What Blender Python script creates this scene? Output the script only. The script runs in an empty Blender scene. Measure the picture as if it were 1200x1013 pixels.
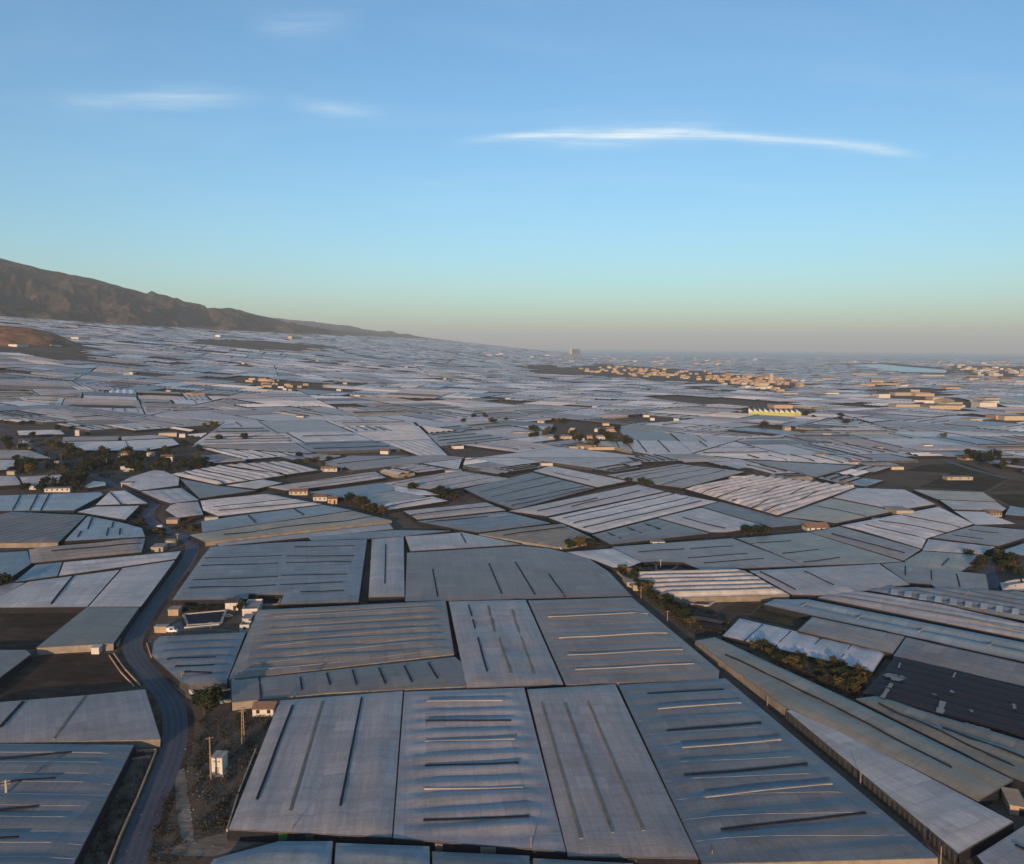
import bpy, bmesh, math, random
from mathutils import Vector, Matrix
random.seed(11)
R = math.radians
scene = bpy.context.scene
# ------------------------------------------------------------------ camera
W0, H0, F = 1200.0, 1013.0, 950.0
PITCH = math.atan((506.5 - 407.0) / F)
ROLL = R(0.45)
def softplus(t, s):
    a = t / s
    return t if a > 30 else (0.0 if a < -30 else s * math.log1p(math.exp(a)))
def T(x, y):                       # alluvial plain, rising gently to the range on the left
    return 0.105 * softplus(-x + 0.15 * y - 750.0, 320.0)
CAM = Vector((0.0, 0.0, 120.0 + T(0, 250)))
fwd = Vector((0, math.cos(PITCH), -math.sin(PITCH)))
r0 = Vector((1, 0, 0)); u0 = r0.cross(fwd)
# a camera rolled so that the right end of the horizon sits lower in the picture
rgt, upv = (r0 * math.cos(ROLL) + u0 * math.sin(ROLL)), (u0 * math.cos(ROLL) - r0 * math.sin(ROLL))
cd = bpy.data.cameras.new('camera'); co = bpy.data.objects.new('camera', cd)
scene.collection.objects.link(co); scene.camera = co
cd.sensor_fit = 'HORIZONTAL'; cd.sensor_width = 36.0; cd.lens = 36.0 * F / W0
cd.clip_start = 1.0; cd.clip_end = 200000.0
m = Matrix.Identity(4)
for i in range(3):
    m[i][0] = rgt[i]; m[i][1] = upv[i]; m[i][2] = -fwd[i]; m[i][3] = CAM[i]
co.matrix_world = m
# ------------------------------------------------------------------ world
SUN_EL, SUN_AZ = 8.5, 192.0        # degrees; azimuth clockwise from +Y (the view), so the sun is behind the camera, a little to the left
EXPOSURE = 0.68
wd = bpy.data.worlds.new('World'); scene.world = wd; wd.use_nodes = True
nt = wd.node_tree; nt.nodes.clear()
def N(t, typ, **kw):
    n = t.nodes.new(typ)
    for k, v in kw.items(): setattr(n, k, v)
    return n
def mth(t, op, a, b=None, c=None, clamp=False):
    n = t.nodes.new('ShaderNodeMath'); n.operation = op; n.use_clamp = clamp
    for i, v in enumerate((a, b, c)):
        if v is None: continue
        if isinstance(v, (int, float)): n.inputs[i].default_value = v
        else: t.links.new(v, n.inputs[i])
    return n.outputs[0]
sky = N(nt, 'ShaderNodeTexSky', sky_type='NISHITA', sun_disc=False)
sky.sun_elevation = R(SUN_EL); sky.sun_rotation = R(SUN_AZ)
sky.altitude = 100; sky.air_density = 1.0; sky.dust_density = 0.9; sky.ozone_density = 3.1
bg = N(nt, 'ShaderNodeBackground'); bg.inputs['Strength'].default_value = 0.12
wo = N(nt, 'ShaderNodeOutputWorld')
tc = N(nt, 'ShaderNodeTexCoord'); sx = N(nt, 'ShaderNodeSeparateXYZ')
nt.links.new(tc.outputs['Generated'], sx.inputs[0])
zc = mth(nt, 'MAXIMUM', sx.outputs[2], 0.02)
cx = mth(nt, 'DIVIDE', sx.outputs[0], zc); cy = mth(nt, 'DIVIDE', sx.outputs[1], zc)   # where the view ray meets the cirrus layer
cv = N(nt, 'ShaderNodeCombineXYZ'); nt.links.new(cx, cv.inputs[0]); nt.links.new(cy, cv.inputs[1])
def wnoise(scale, sxy, detail=5.0, rough=0.6, off=0.0, dist=0.0):
    mp = N(nt, 'ShaderNodeMapping'); mp.inputs['Scale'].default_value = (sxy[0], sxy[1], 1); mp.inputs['Location'].default_value = (off, off * .7, 0)
    mp.inputs['Rotation'].default_value = (0, 0, R(7))
    nt.links.new(cv.outputs[0], mp.inputs[0])
    n = N(nt, 'ShaderNodeTexNoise'); n.inputs['Scale'].default_value = scale; n.inputs['Detail'].default_value = detail
    n.inputs['Roughness'].default_value = rough; n.inputs['Distortion'].default_value = dist
    nt.links.new(mp.outputs[0], n.inputs['Vector']); return n.outputs['Fac']
n_edge = wnoise(1.0, (1.6, 1.2), 4, .6, 3.1)
n_fib2 = wnoise(6.0, (.7, 4.5), 6, .7, 2.7, 1.2)
n_fib = wnoise(2.2, (0.8, 5.0), 6, .62, 8.3, .6)
def streak(x0, x1, pts, w, amp, soft):
    """one wisp of cirrus: follows the parabola a+b*x+c*x2 through pts in the cloud layer"""
    (xa, ya), (xb, yb), (xc, yc_) = pts
    d = (xa - xb) * (xa - xc) * (xb - xc)
    c = (xc * (yb - ya) + xb * (ya - yc_) + xa * (yc_ - yb)) / d
    b = (xc * xc * (ya - yb) + xb * xb * (yc_ - ya) + xa * xa * (yb - yc_)) / d
    a = ya - b * xa - c * xa * xa
    yy = mth(nt, 'ADD', mth(nt, 'MULTIPLY', mth(nt, 'MULTIPLY_ADD', cx, c, b), cx), a)
    dy = mth(nt, 'SUBTRACT', cy, yy)
    dy = mth(nt, 'ADD', dy, mth(nt, 'MULTIPLY', mth(nt, 'SUBTRACT', n_edge, .5), w * 2.4))
    g = mth(nt, 'POWER', 2.718, mth(nt, 'MULTIPLY', mth(nt, 'POWER', mth(nt, 'ABSOLUTE', mth(nt, 'DIVIDE', dy, w)), 1.6), -1.0))
    def ss(e0, e1):
        n = N(nt, 'ShaderNodeMapRange', interpolation_type='SMOOTHSTEP'); n.inputs['From Min'].default_value = e0; n.inputs['From Max'].default_value = e1
        nt.links.new(cx, n.inputs['Value']); return n.outputs[0]
    win = mth(nt, 'MULTIPLY', ss(x0, x0 + soft), ss(x1, x1 - soft))
    fib = mth(nt, 'MULTIPLY', mth(nt, 'MULTIPLY_ADD', n_fib, 2.0, -.35, clamp=True), mth(nt, 'MULTIPLY_ADD', n_fib2, 2.4, -.25, clamp=True))
    return mth(nt, 'MULTIPLY', mth(nt, 'MULTIPLY', g, win), mth(nt, 'MULTIPLY', fib, amp))
def cl(px, py):
    d = fwd + rgt * ((px - 600) / F) + upv * ((506.5 - py) / F)
    return (d.x / d.z, d.y / d.z)
def wisp(pa, pb, pc, w, amp, soft):
    p = [cl(*pa), cl(*pb), cl(*pc)]
    return streak(p[0][0], p[2][0], p, w, amp, soft)
parts = [wisp((515, 168), (760, 157), (1095, 187), .07, .95, .5),
         wisp((590, 172), (730, 160), (880, 156), .20, .6, .5),
         wisp((40, 121), (180, 117), (340, 112), .10, .5, .5),
         wisp((320, 119), (400, 127), (470, 129), .09, .45, .3),
         wisp((280, 37), (330, 31), (440, 24), .07, .30, .2),
         wisp((160, 40), (190, 55), (225, 70), .12, .22, .12)]
tot = parts[0]
for p_ in parts[1:]: tot = mth(nt, 'ADD', tot, p_)
veil = mth(nt, 'MULTIPLY', mth(nt, 'SUBTRACT', wnoise(.7, (.7, 1.3), 6, .6, 5.5, .8), .5, clamp=True), .32)
tot = mth(nt, 'ADD', tot, veil, clamp=True)
fade = N(nt, 'ShaderNodeMapRange', interpolation_type='SMOOTHSTEP'); fade.inputs['From Min'].default_value = .08; fade.inputs['From Max'].default_value = .2
nt.links.new(sx.outputs[2], fade.inputs['Value'])
tot = mth(nt, 'MULTIPLY', tot, fade.outputs[0])
mixc = N(nt, 'ShaderNodeMix', data_type='RGBA')
nt.links.new(tot, mixc.inputs['Factor']); nt.links.new(sky.outputs[0], mixc.inputs['A']); mixc.inputs['B'].default_value = (4.6, 4.7, 5.0, 1)
tint = N(nt, 'ShaderNodeMix', data_type='RGBA', blend_type='MULTIPLY'); tint.inputs['Factor'].default_value = 1.0; tint.inputs['B'].default_value = (.96, 1.075, 1.08, 1)
nt.links.new(mixc.outputs['Result'], tint.inputs['A']); nt.links.new(tint.outputs['Result'], bg.inputs['Color']); nt.links.new(bg.outputs[0], wo.inputs['Surface'])
# ------------------------------------------------------------------ sun, exposure
sd = bpy.data.lights.new('sun', 'SUN'); sd.energy = 3.9; sd.angle = R(0.53); sd.color = (1.0, 0.64, 0.36)
so = bpy.data.objects.new('sun', sd); scene.collection.objects.link(so)
sdir = Vector((math.sin(R(SUN_AZ)) * math.cos(R(SUN_EL)), math.cos(R(SUN_AZ)) * math.cos(R(SUN_EL)), math.sin(R(SUN_EL))))
so.rotation_euler = sdir.to_track_quat('Z', 'Y').to_euler(); so.location = (0, 0, 400)
vs = scene.view_settings; vs.view_transform = 'Standard'; vs.look = 'None'; vs.exposure = EXPOSURE; vs.gamma = 1.0; vs.use_curve_mapping = False
scene.cycles.use_denoising = True; scene.cycles.max_bounces = 5; scene.cycles.diffuse_bounces = 3
scene.cycles.volume_bounces = 0
# ------------------------------------------------------------------ helpers
def P(px, py, h=0.0):
    """ground (or h metres above it) that pixel (px, py) of the 1200x1013 photograph looks at"""
    d = fwd + rgt * ((px - 600) / F) + upv * ((506.5 - py) / F)
    t, tp = 60.0, 60.0
    g = lambda t: CAM.z + d.z * t - T(CAM.x + d.x * t, CAM.y + d.y * t) - h
    while g(t) > 0 and t < 60000: tp = t; t *= 1.06
    for _ in range(26):
        mid = .5 * (tp + t)
        if g(mid) > 0: tp = mid
        else: t = mid
    x, y = CAM.x + d.x * t, CAM.y + d.y * t
    return Vector((x, y, T(x, y) + h))
def at_depth(px, py, D):
    d = fwd + rgt * ((px - 600) / F) + upv * ((506.5 - py) / F)
    return CAM + d * D
def pix(v):
    q = Vector(v) - CAM; z = q.dot(fwd)
    if z < 1: return None
    return (600 + F * q.dot(rgt) / z, 506.5 - F * q.dot(upv) / z)
def inside(p, poly):
    x, y = p[0], p[1]; c = False; n = len(poly); j = n - 1
    for i in range(n):
        xi, yi = poly[i][0], poly[i][1]; xj, yj = poly[j][0], poly[j][1]
        if (yi > y) != (yj > y) and x < (xj - xi) * (y - yi) / (yj - yi) + xi: c = not c
        j = i
    return c
def area2(p):
    return .5 * sum(p[i][0] * p[(i + 1) % len(p)][1] - p[(i + 1) % len(p)][0] * p[i][1] for i in range(len(p)))
def clip(poly, a, b, c):           # keep a*x+b*y<=c
    out = []; n = len(poly)
    for i in range(n):
        p, q = poly[i], poly[(i + 1) % n]
        dp, dq = a * p[0] + b * p[1] - c, a * q[0] + b * q[1] - c
        if dp <= 0: out.append(p)
        if (dp < 0 < dq) or (dq < 0 < dp):
            t = dp / (dp - dq); out.append((p[0] + (q[0] - p[0]) * t, p[1] + (q[1] - p[1]) * t))
    return out
COL = scene.collection
LATER = []
def uniq(fmt, px, py):             # labels of alike things are told apart at the end, by rank and side of a landmark
    return ('@', fmt.replace(', %s', ''), px, py)
def setlabel(o, lab):
    if isinstance(lab, tuple): LATER.append((o, lab[1], lab[2], lab[3])); o['label'] = lab[1]
    else: o['label'] = lab
def link(name, me, mat=None, parent=None, loc=None, rz=0):
    o = bpy.data.objects.new(name, me); COL.objects.link(o)
    if mat is not None and not me.materials: me.materials.append(mat)
    if parent is not None: o.parent = parent
    if loc is not None: o.location = loc
    if rz: o.rotation_euler = (0, 0, rz)
    return o
def thing(name, label, cat, loc, rz=0, group=None):
    o = bpy.data.objects.new(name, None); COL.objects.link(o); o.empty_display_size = .5
    o.location = loc; o.rotation_euler = (0, 0, rz); setlabel(o, label); o['category'] = cat
    if group: o['group'] = group
    return o
def struct(o): o['kind'] = 'structure'; return o
class MB:
    def __init__(s): s.v = []; s.f = []; s.m = []
    def quad(s, a, b, c, d, mi=0): n = len(s.v); s.v += [a, b, c, d]; s.f.append((n, n + 1, n + 2, n + 3)); s.m.append(mi)
    def poly(s, pts, mi=0): n = len(s.v); s.v += list(pts); s.f.append(tuple(range(n, n + len(pts)))); s.m.append(mi)
    def box(s, x0, x1, y0, y1, z0, z1, mi=0):
        n = len(s.v)
        s.v += [(x0, y0, z0), (x1, y0, z0), (x1, y1, z0), (x0, y1, z0), (x0, y0, z1), (x1, y0, z1), (x1, y1, z1), (x0, y1, z1)]
        for f in ((0, 3, 2, 1), (4, 5, 6, 7), (0, 1, 5, 4), (1, 2, 6, 5), (2, 3, 7, 6), (3, 0, 4, 7)):
            s.f.append(tuple(n + i for i in f)); s.m.append(mi)
    def bar(s, a, b, w, h=None, mi=0, w2=None):
        """a bar of section w x h from a to b, tapering to w2"""
        a, b = Vector(a), Vector(b); h = h or w; d = (b - a).normalized()
        sd_ = d.cross(Vector((0, 0, 1)));
        if sd_.length < .05: sd_ = Vector((1, 0, 0))
        sd_.normalize(); up = sd_.cross(d); k = (w2 / w) if w2 else 1
        n = len(s.v)
        for p, q in ((a, 1), (b, k)):
            for i, j in ((-1, -1), (1, -1), (1, 1), (-1, 1)): s.v.append(tuple(p + sd_ * (i * w / 2 * q) + up * (j * h / 2 * q)))
        for f in ((0, 3, 2, 1), (4, 5, 6, 7), (0, 1, 5, 4), (1, 2, 6, 5), (2, 3, 7, 6), (3, 0, 4, 7)):
            s.f.append(tuple(n + i for i in f)); s.m.append(mi)
    def mesh(s, name, mats=(), smooth=False):
        me = bpy.data.meshes.new(name); me.from_pydata([tuple(v) for v in s.v], [], s.f)
        for mt in mats: me.materials.append(mt)
        if len(mats) > 1: me.polygons.foreach_set('material_index', s.m)
        if smooth: me.polygons.foreach_set('use_smooth', [True] * len(me.polygons))
        me.update(); return me
# ------------------------------------------------------------------ materials
def newmat(name):
    mt = bpy.data.materials.new(name); mt.use_nodes = True
    t = mt.node_tree; b = t.nodes['Principled BSDF']; return mt, t, b
def tnoise(t, vec, scale, detail=4, rough=.6, sc=(1, 1, 1), dist=0):
    mp = N(t, 'ShaderNodeMapping'); mp.inputs['Scale'].default_value = sc; t.links.new(vec, mp.inputs[0])
    n = N(t, 'ShaderNodeTexNoise'); n.inputs['Scale'].default_value = scale; n.inputs['Detail'].default_value = detail
    n.inputs['Roughness'].default_value = rough; n.inputs['Distortion'].default_value = dist
    t.links.new(mp.outputs[0], n.inputs['Vector']); return n.outputs['Fac']
def ramp(t, fac, stops):
    n = N(t, 'ShaderNodeValToRGB'); e = n.color_ramp.elements
    while len(e) < len(stops): e.new(.5)
    for i, (p_, c_) in enumerate(stops): e[i].position = p_; e[i].color = (*c_, 1)
    t.links.new(fac, n.inputs[0]); return n.outputs[0]
def cmix(t, fac, a, b, typ='MIX'):
    n = N(t, 'ShaderNodeMix', data_type='RGBA', blend_type=typ)
    for k, v in (('Factor', fac), ('A', a), ('B', b)):
        if isinstance(v, (int, float)): n.inputs[k].default_value = v
        elif isinstance(v, tuple): n.inputs[k].default_value = (*v, 1)
        else: t.links.new(v, n.inputs[k])
    return n.outputs['Result']
def plain(name, col, rough=.8, var=.25, scale=.6, metal=0, spec=.3):
    mt, t, b = newmat(name); tcn = N(t, 'ShaderNodeTexCoord')
    f = tnoise(t, tcn.outputs['Object'], scale, 5, .65)
    lo = tuple(c * (1 - var) for c in col); hi = tuple(min(1, c * (1 + var)) for c in col)
    c = ramp(t, f, [(.3, lo), (.7, hi)])
    oi = N(t, 'ShaderNodeObjectInfo'); k = mth(t, 'MULTIPLY_ADD', oi.outputs['Random'], .3, .85)
    hs = N(t, 'ShaderNodeHueSaturation'); t.links.new(c, hs.inputs['Color']); t.links.new(k, hs.inputs['Value'])
    t.links.new(hs.outputs[0], b.inputs['Base Color'])
    b.inputs['Roughness'].default_value = rough; b.inputs['Metallic'].default_value = metal; b.inputs['Specular IOR Level'].default_value = spec
    return mt
def film(name, col, stain, rough=.40, contrast=.34, attr=False):
    """weathered polyethylene greenhouse film; the ridge runs along local X"""
    mt, t, b = newmat(name); tcn = N(t, 'ShaderNodeTexCoord'); ob = tcn.outputs['Object']
    big = tnoise(t, ob, .035, 4, .6, (1, 1, 1)); st = tnoise(t, ob, .35, 5, .7, (.08, 1, 1), .3)
    cr = tnoise(t, ob, .3, 4, .65, (1, .06, 1)); sm = tnoise(t, ob, .9, 5, .7)
    v = mth(t, 'ADD', mth(t, 'ADD', mth(t, 'MULTIPLY', big, .55), mth(t, 'MULTIPLY', st, .55)), mth(t, 'ADD', mth(t, 'MULTIPLY', cr, .4), mth(t, 'MULTIPLY', sm, .4)))
    lo = tuple(c * (1 - contrast * 1.5) for c in col); hi = tuple(min(1, c * (1 + contrast * 1.3)) for c in col)
    c = ramp(t, mth(t, 'MULTIPLY', v, .53), [(.34, lo), (.5, col), (.66, hi)])
    # algae and dust
    a1 = tnoise(t, ob, .06, 6, .7, (.5, 1, 1), .5); am = mth(t, 'MULTIPLY', mth(t, 'SUBTRACT', a1, .54, clamp=True), 4.0, clamp=True)
    c = cmix(t, mth(t, 'MULTIPLY', am, .7), c, stain)
    # lapped sheets: thin seams across the spans and wires along them
    sp = N(t, 'ShaderNodeSeparateXYZ'); t.links.new(ob, sp.inputs[0])
    s1 = mth(t, 'LESS_THAN', mth(t, 'FRACT', mth(t, 'DIVIDE', sp.outputs[0], 6.3)), .055)
    s2 = mth(t, 'LESS_THAN', mth(t, 'FRACT', mth(t, 'DIVIDE', sp.outputs[1], 2.1)), .11)
    sh = tuple(c_ * .72 for c_ in col)
    c = cmix(t, mth(t, 'MULTIPLY', mth(t, 'MAXIMUM', s1, s2), .42), c, sh)
    # each sheet its own age
    wn = N(t, 'ShaderNodeTexWhiteNoise', noise_dimensions='2D'); cb = N(t, 'ShaderNodeCombineXYZ')
    t.links.new(mth(t, 'FLOOR', mth(t, 'DIVIDE', sp.outputs[0], 6.3)), cb.inputs[0]); t.links.new(mth(t, 'FLOOR', mth(t, 'DIVIDE', sp.outputs[1], 8.4)), cb.inputs[1])
    t.links.new(cb.outputs[0], wn.inputs['Vector'])
    c = cmix(t, mth(t, 'MULTIPLY', mth(t, 'GREATER_THAN', wn.outputs['Value'], .95), .22), c, tuple(min(.6, q * 1.5) for q in col))   # newer replacement sheets
    c = cmix(t, mth(t, 'MULTIPLY', mth(t, 'LESS_THAN', wn.outputs['Value'], .04), .2), c, tuple(q * .6 for q in col))
    oi = N(t, 'ShaderNodeObjectInfo')
    k = mth(t, 'ADD', mth(t, 'MULTIPLY_ADD', oi.outputs['Random'], .30, .85), mth(t, 'MULTIPLY_ADD', wn.outputs['Value'], .14, -.07))
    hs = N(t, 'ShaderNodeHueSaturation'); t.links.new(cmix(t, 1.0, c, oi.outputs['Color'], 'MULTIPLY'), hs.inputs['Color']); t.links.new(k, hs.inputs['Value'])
    t.links.new(hs.outputs[0], b.inputs['Base Color'])
    b.inputs['Roughness'].default_value = rough; b.inputs['Specular IOR Level'].default_value = .35
    bp = N(t, 'ShaderNodeBump'); bp.inputs['Strength'].default_value = .3; bp.inputs['Distance'].default_value = .3
    t.links.new(tnoise(t, ob, .5, 4, .6, (1, .45, 1)), bp.inputs['Height']); t.links.new(bp.outputs[0], b.inputs['Normal'])
    return mt
FILM = {
 'white': film('film_white', (0.387, 0.357, 0.331), (0.278, 0.228, 0.162)),
 'lav':   film('film_milky', (0.288, 0.260, 0.245), (0.231, 0.195, 0.145)),
 'grey':  film('film_grey', (0.192, 0.168, 0.144), (0.193, 0.155, 0.111)),
 'brown': film('film_dusty', (0.158, 0.131, 0.108), (0.154, 0.114, 0.084)),
 'green': film('film_greenish', (0.199, 0.188, 0.144), (0.193, 0.165, 0.106)),
 'blue':  film('film_bluish', (0.164, 0.209, 0.236), (0.208, 0.189, 0.151)),
 'slate': film('film_slate', (0.134, 0.153, 0.170), (0.146, 0.135, 0.111)),
 'black': film('film_black_net', (.016, .017, .021), (.022, .021, .022), .7),
 'dark':  film('film_dark_grey', (0.122, 0.110, 0.094), (0.124, 0.104, 0.078)),
}
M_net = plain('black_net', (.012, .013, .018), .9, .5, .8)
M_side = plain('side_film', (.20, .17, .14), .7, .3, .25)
M_sideg = plain('side_film_grey', (.055, .053, .052), .7, .4, .25)
M_lightvent = plain('vent_film', (.30, .275, .25), .5, .12, .4)
M_gutter = plain('gutter_dirt', (.17, .155, .115), .8, .3, .4)
M_rail = plain('eave_timber', (.13, .11, .09), .8, .3, .5)
M_white = plain('whitewash', (.47, .445, .41), .8, .10, .4)
M_cream = plain('cream_render', (.37, .31, .23), .85, .12, .3)
M_ochre = plain('ochre_render', (.37, .25, .155), .85, .15, .3)
M_tan = plain('tan_block', (.34, .25, .17), .9, .2, .4)
M_roofred = plain('clay_tile', (.19, .115, .08), .85, .25, .5)
M_roofgrey = plain('flat_roof', (.25, .23, .21), .9, .2, .4)
M_dark = plain('dark_opening', (.015, .014, .013), .6, .2, .5)
M_conc = plain('concrete', (.33, .30, .26), .9, .2, .5)
M_wood = plain('pole_timber', (.23, .17, .12), .9, .25, .6)
M_steel = plain('galvanised', (.35, .35, .35), .5, .15, .5, .6)
M_black = plain('black_plastic', (.012, .013, .016), .75, .5, .12)
M_green = plain('green_mesh', (.06, .16, .03), .8, .2, .4)
M_lime = plain('lime_panel', (.36, .42, .09), .6, .06, .2)
M_bark = plain('bark', (.07, .05, .035), .9, .3, 1.5)
# ------------------------------------------------------------------ ground, sea, hills
def ground_mat():
    mt, t, b = newmat('dry_earth'); g = N(t, 'ShaderNodeNewGeometry'); ps = g.outputs['Position']
    a = tnoise(t, ps, .012, 5, .6); c_ = tnoise(t, ps, .25, 6, .7); f = tnoise(t, ps, 2.2, 4, .7)
    c = ramp(t, a, [(.36, (.055, .045, .032)), (.5, (.14, .10, .068)), (.64, (.22, .155, .105))])
    c = cmix(t, .55, c, ramp(t, c_, [(.32, (.035, .032, .022)), (.5, (.09, .068, .05)), (.70, (.19, .15, .115))]))
    c = cmix(t, .3, c, ramp(t, f, [(.35, (.03, .025, .02)), (.68, (.22, .18, .14))]))
    t.links.new(c, b.inputs['Base Color']); b.inputs['Roughness'].default_value = .95; b.inputs['Specular IOR Level'].default_value = .1
    bp = N(t, 'ShaderNodeBump'); bp.inputs['Strength'].default_value = .6; bp.inputs['Distance'].default_value = .3
    t.links.new(c_, bp.inputs['Height']); t.links.new(bp.outputs[0], b.inputs['Normal'])
    return mt
M_earth = ground_mat()
rad = [0.0]; r_ = 25.0
while r_ < 12500: rad.append(r_); r_ *= 1.055
rad.append(12500.0)
SEG = 288
vv = [(0, 0, T(0, 0))]; ff = []
for r_ in rad[1:]:
    for k in range(SEG):
        a_ = 2 * math.pi * k / SEG; x, y = r_ * math.sin(a_), r_ * math.cos(a_)
        vv.append((x, y, T(x, y)))
for k in range(SEG): ff.append((0, 1 + (k + 1) % SEG, 1 + k))
for i in range(len(rad) - 2):
    for k in range(SEG):
        a_, b_ = 1 + i * SEG + k, 1 + i * SEG + (k + 1) % SEG
        ff.append((a_, b_, b_ + SEG, a_ + SEG))
me = bpy.data.meshes.new('ground'); me.from_pydata(vv, [], ff); me.polygons.foreach_set('use_smooth', [True] * len(me.polygons))
bm = bmesh.new(); bm.from_mesh(me); bmesh.ops.recalc_face_normals(bm, faces=bm.faces[:])
if sum(f.normal.z for f in bm.faces) < 0: bmesh.ops.reverse_faces(bm, faces=bm.faces[:])
bm.to_mesh(me); bm.free()
struct(link('ground', me, M_earth))
mt, t_, b_ = newmat('sea_water'); b_.inputs['Base Color'].default_value = (.02, .06, .10, 1); b_.inputs['Roughness'].default_value = .35
M_sea = mt
q = MB(); S_ = 90000.0; q.quad((-S_, -S_, -3), (S_, -S_, -3), (S_, S_, -3), (-S_, S_, -3))
struct(link('sea', q.mesh('sea', [M_sea])))
from mathutils import noise as mn
def ridged(p, oct=5):
    v, a, s = 0.0, 1.0, 0.0
    for _ in range(oct):
        v += a * (1 - abs(mn.noise(p))) ; s += a; a *= .5; p = p * 2.03 + Vector((3.1, 1.7, .3))
    return v / s
def hill_mat(name, c0, c1, c2):
    mt, t, b = newmat(name); g = N(t, 'ShaderNodeNewGeometry'); ps = g.outputs['Position']
    a = tnoise(t, ps, .006, 8, .68); c_ = tnoise(t, ps, .05, 5, .7)
    c = ramp(t, a, [(.38, c0), (.5, c1), (.62, c2)])
    c = cmix(t, .45, c, ramp(t, c_, [(.38, c0), (.62, c2)]))
    t.links.new(c, b.inputs['Base Color']); b.inputs['Roughness'].default_value = .95; b.inputs['Specular IOR Level'].default_value = .05
    return mt
M_hill = hill_mat('scrub_hillside', (.010, .011, .012), (.029, .026, .025), (.13, .096, .073))
def hill(name, sil, foot, mat, nu, nv, amp, freq, seed):
    """sil: (pixel x, pixel y, distance) along the crest; foot: (pixel x, distance) along the toe"""
    def lerp(tab, x):
        for i in range(len(tab) - 1):
            if tab[i][0] <= x <= tab[i + 1][0]:
                f = (x - tab[i][0]) / (tab[i + 1][0] - tab[i][0]); return [a + (b - a) * f for a, b in zip(tab[i], tab[i + 1])]
        return list(tab[0] if x < tab[0][0] else tab[-1])
    V, Fc = [], []; x0, x1 = sil[0][0], sil[-1][0]
    for i in range(nu + 1):
        px = x0 + (x1 - x0) * i / nu
        s = lerp(sil, px); crest = at_depth(px, s[1], s[2]); fd = lerp(foot, px)[1]
        q = at_depth(px, 407, fd); base = Vector((q.x, q.y, T(q.x, q.y) - 25))
        for j in range(nv + 1):
            w = j / nv * 1.25
            if w <= 1:
                pf = w ** 1.25
                p = base.lerp(crest, w); p.z = base.z + (crest.z - base.z) * (.30 * w + .70 * w ** 1.7)
                env = math.sin(math.pi * min(1, w)) ** .8
            else:
                d = crest - base; p = crest + Vector((d.x, d.y, 0)) * (w - 1); p.z = crest.z - (crest.z - base.z) * (w - 1) * 2.2; env = 0.0
            n = ridged(Vector((p.x * freq, p.y * freq * .55, seed)))
            n2 = mn.noise(Vector((p.x * freq * 5, p.y * freq * 5, seed + 4)))
            fd_ = min(1.0, max(.08, (x1 - px) / (x1 - x0) * 3.2))      # relief dies out towards the tapering end
            p.z += ((n - .72) * amp * env * 2.2 + n2 * amp * .10 * (env + .25)) * fd_
            V.append(tuple(p))
    for i in range(nu):
        for j in range(nv):
            a = i * (nv + 1) + j; Fc.append((a, a + nv + 1, a + nv + 2, a + 1))
    me = bpy.data.meshes.new(name); me.from_pydata(V, [], Fc)
    me.polygons.foreach_set('use_smooth', [True] * len(me.polygons))
    return struct(link(name, me, mat))
hill('mountain_range', [(-420, 280, 5200), (-200, 284, 5300), (-60, 294, 5400), (0, 303, 5500), (60, 318, 5700), (110, 327, 5900), (172, 344, 6300), (178, 341, 6350), (186, 345, 6400), (245, 362, 7000), (272, 361, 7300), (300, 369, 7600), (340, 379, 8200), (380, 386, 9000), (430, 393, 10000), (470, 398, 11000), (520, 406, 12300)],
     [(-420, 3300), (0, 3900), (150, 4600), (250, 5400), (330, 6300), (400, 7600), (470, 9800), (520, 12000)], M_hill, 480, 130, 215, .0025, 2.0)
hill('far_ridge', [(300, 372, 14500), (345, 376, 14500), (380, 379, 14600), (420, 385, 14800), (450, 390, 15000), (480, 396, 15500), (540, 406, 16000)],
     [(300, 12800), (540, 14000)], M_hill, 60, 24, 120, .001, 7.0)
M_knoll = hill_mat('scrub_knoll', (.05, .032, .020), (.16, .085, .045), (.42, .22, .10))
hill('knoll', [(-230, 372, 2500), (-120, 373, 2520), (-20, 379, 2550), (10, 382, 2560), (40, 385, 2600), (65, 391, 2650), (85, 400, 2720), (100, 407, 2760)],
     [(-230, 2050), (0, 2150), (60, 2300), (100, 2640)], M_knoll, 70, 34, 18, .006, 11.0)
# ------------------------------------------------------------------ flat patches of the setting
def sheet(name, pts, mat, h, kind=True, label=None, cat=None, sub=14.0):
    """a patch of ground outlined in photo pixels, laid h above the terrain"""
    w = [P(x, y) for x, y in pts]; poly = [(p.x, p.y) for p in w]
    if area2(poly) < 0: poly.reverse()
    cx_, cy_ = sum(p[0] for p in poly) / len(poly), sum(p[1] for p in poly) / len(poly)
    x0, x1 = min(p[0] for p in poly), max(p[0] for p in poly); y0, y1 = min(p[1] for p in poly), max(p[1] for p in poly)
    sub = max(sub, (x1 - x0) / 40, (y1 - y0) / 40); b = MB(); zc_ = T(cx_, cy_)
    i = x0
    while i < x1:
        a = clip(clip(poly, 1, 0, i + sub), -1, 0, -i); j = y0
        while j < y1 and a:
            c = clip(clip(a, 0, 1, j + sub), 0, -1, -j)
            if len(c) > 2: b.poly([(p[0] - cx_, p[1] - cy_, T(*p) + h - zc_) for p in c])
            j += sub
        i += sub
    o = link(name, b.mesh(name, [mat]), loc=(cx_, cy_, zc_))
    if kind: struct(o)
    if label: o['label'] = label; o['category'] = cat
    return o
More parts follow.
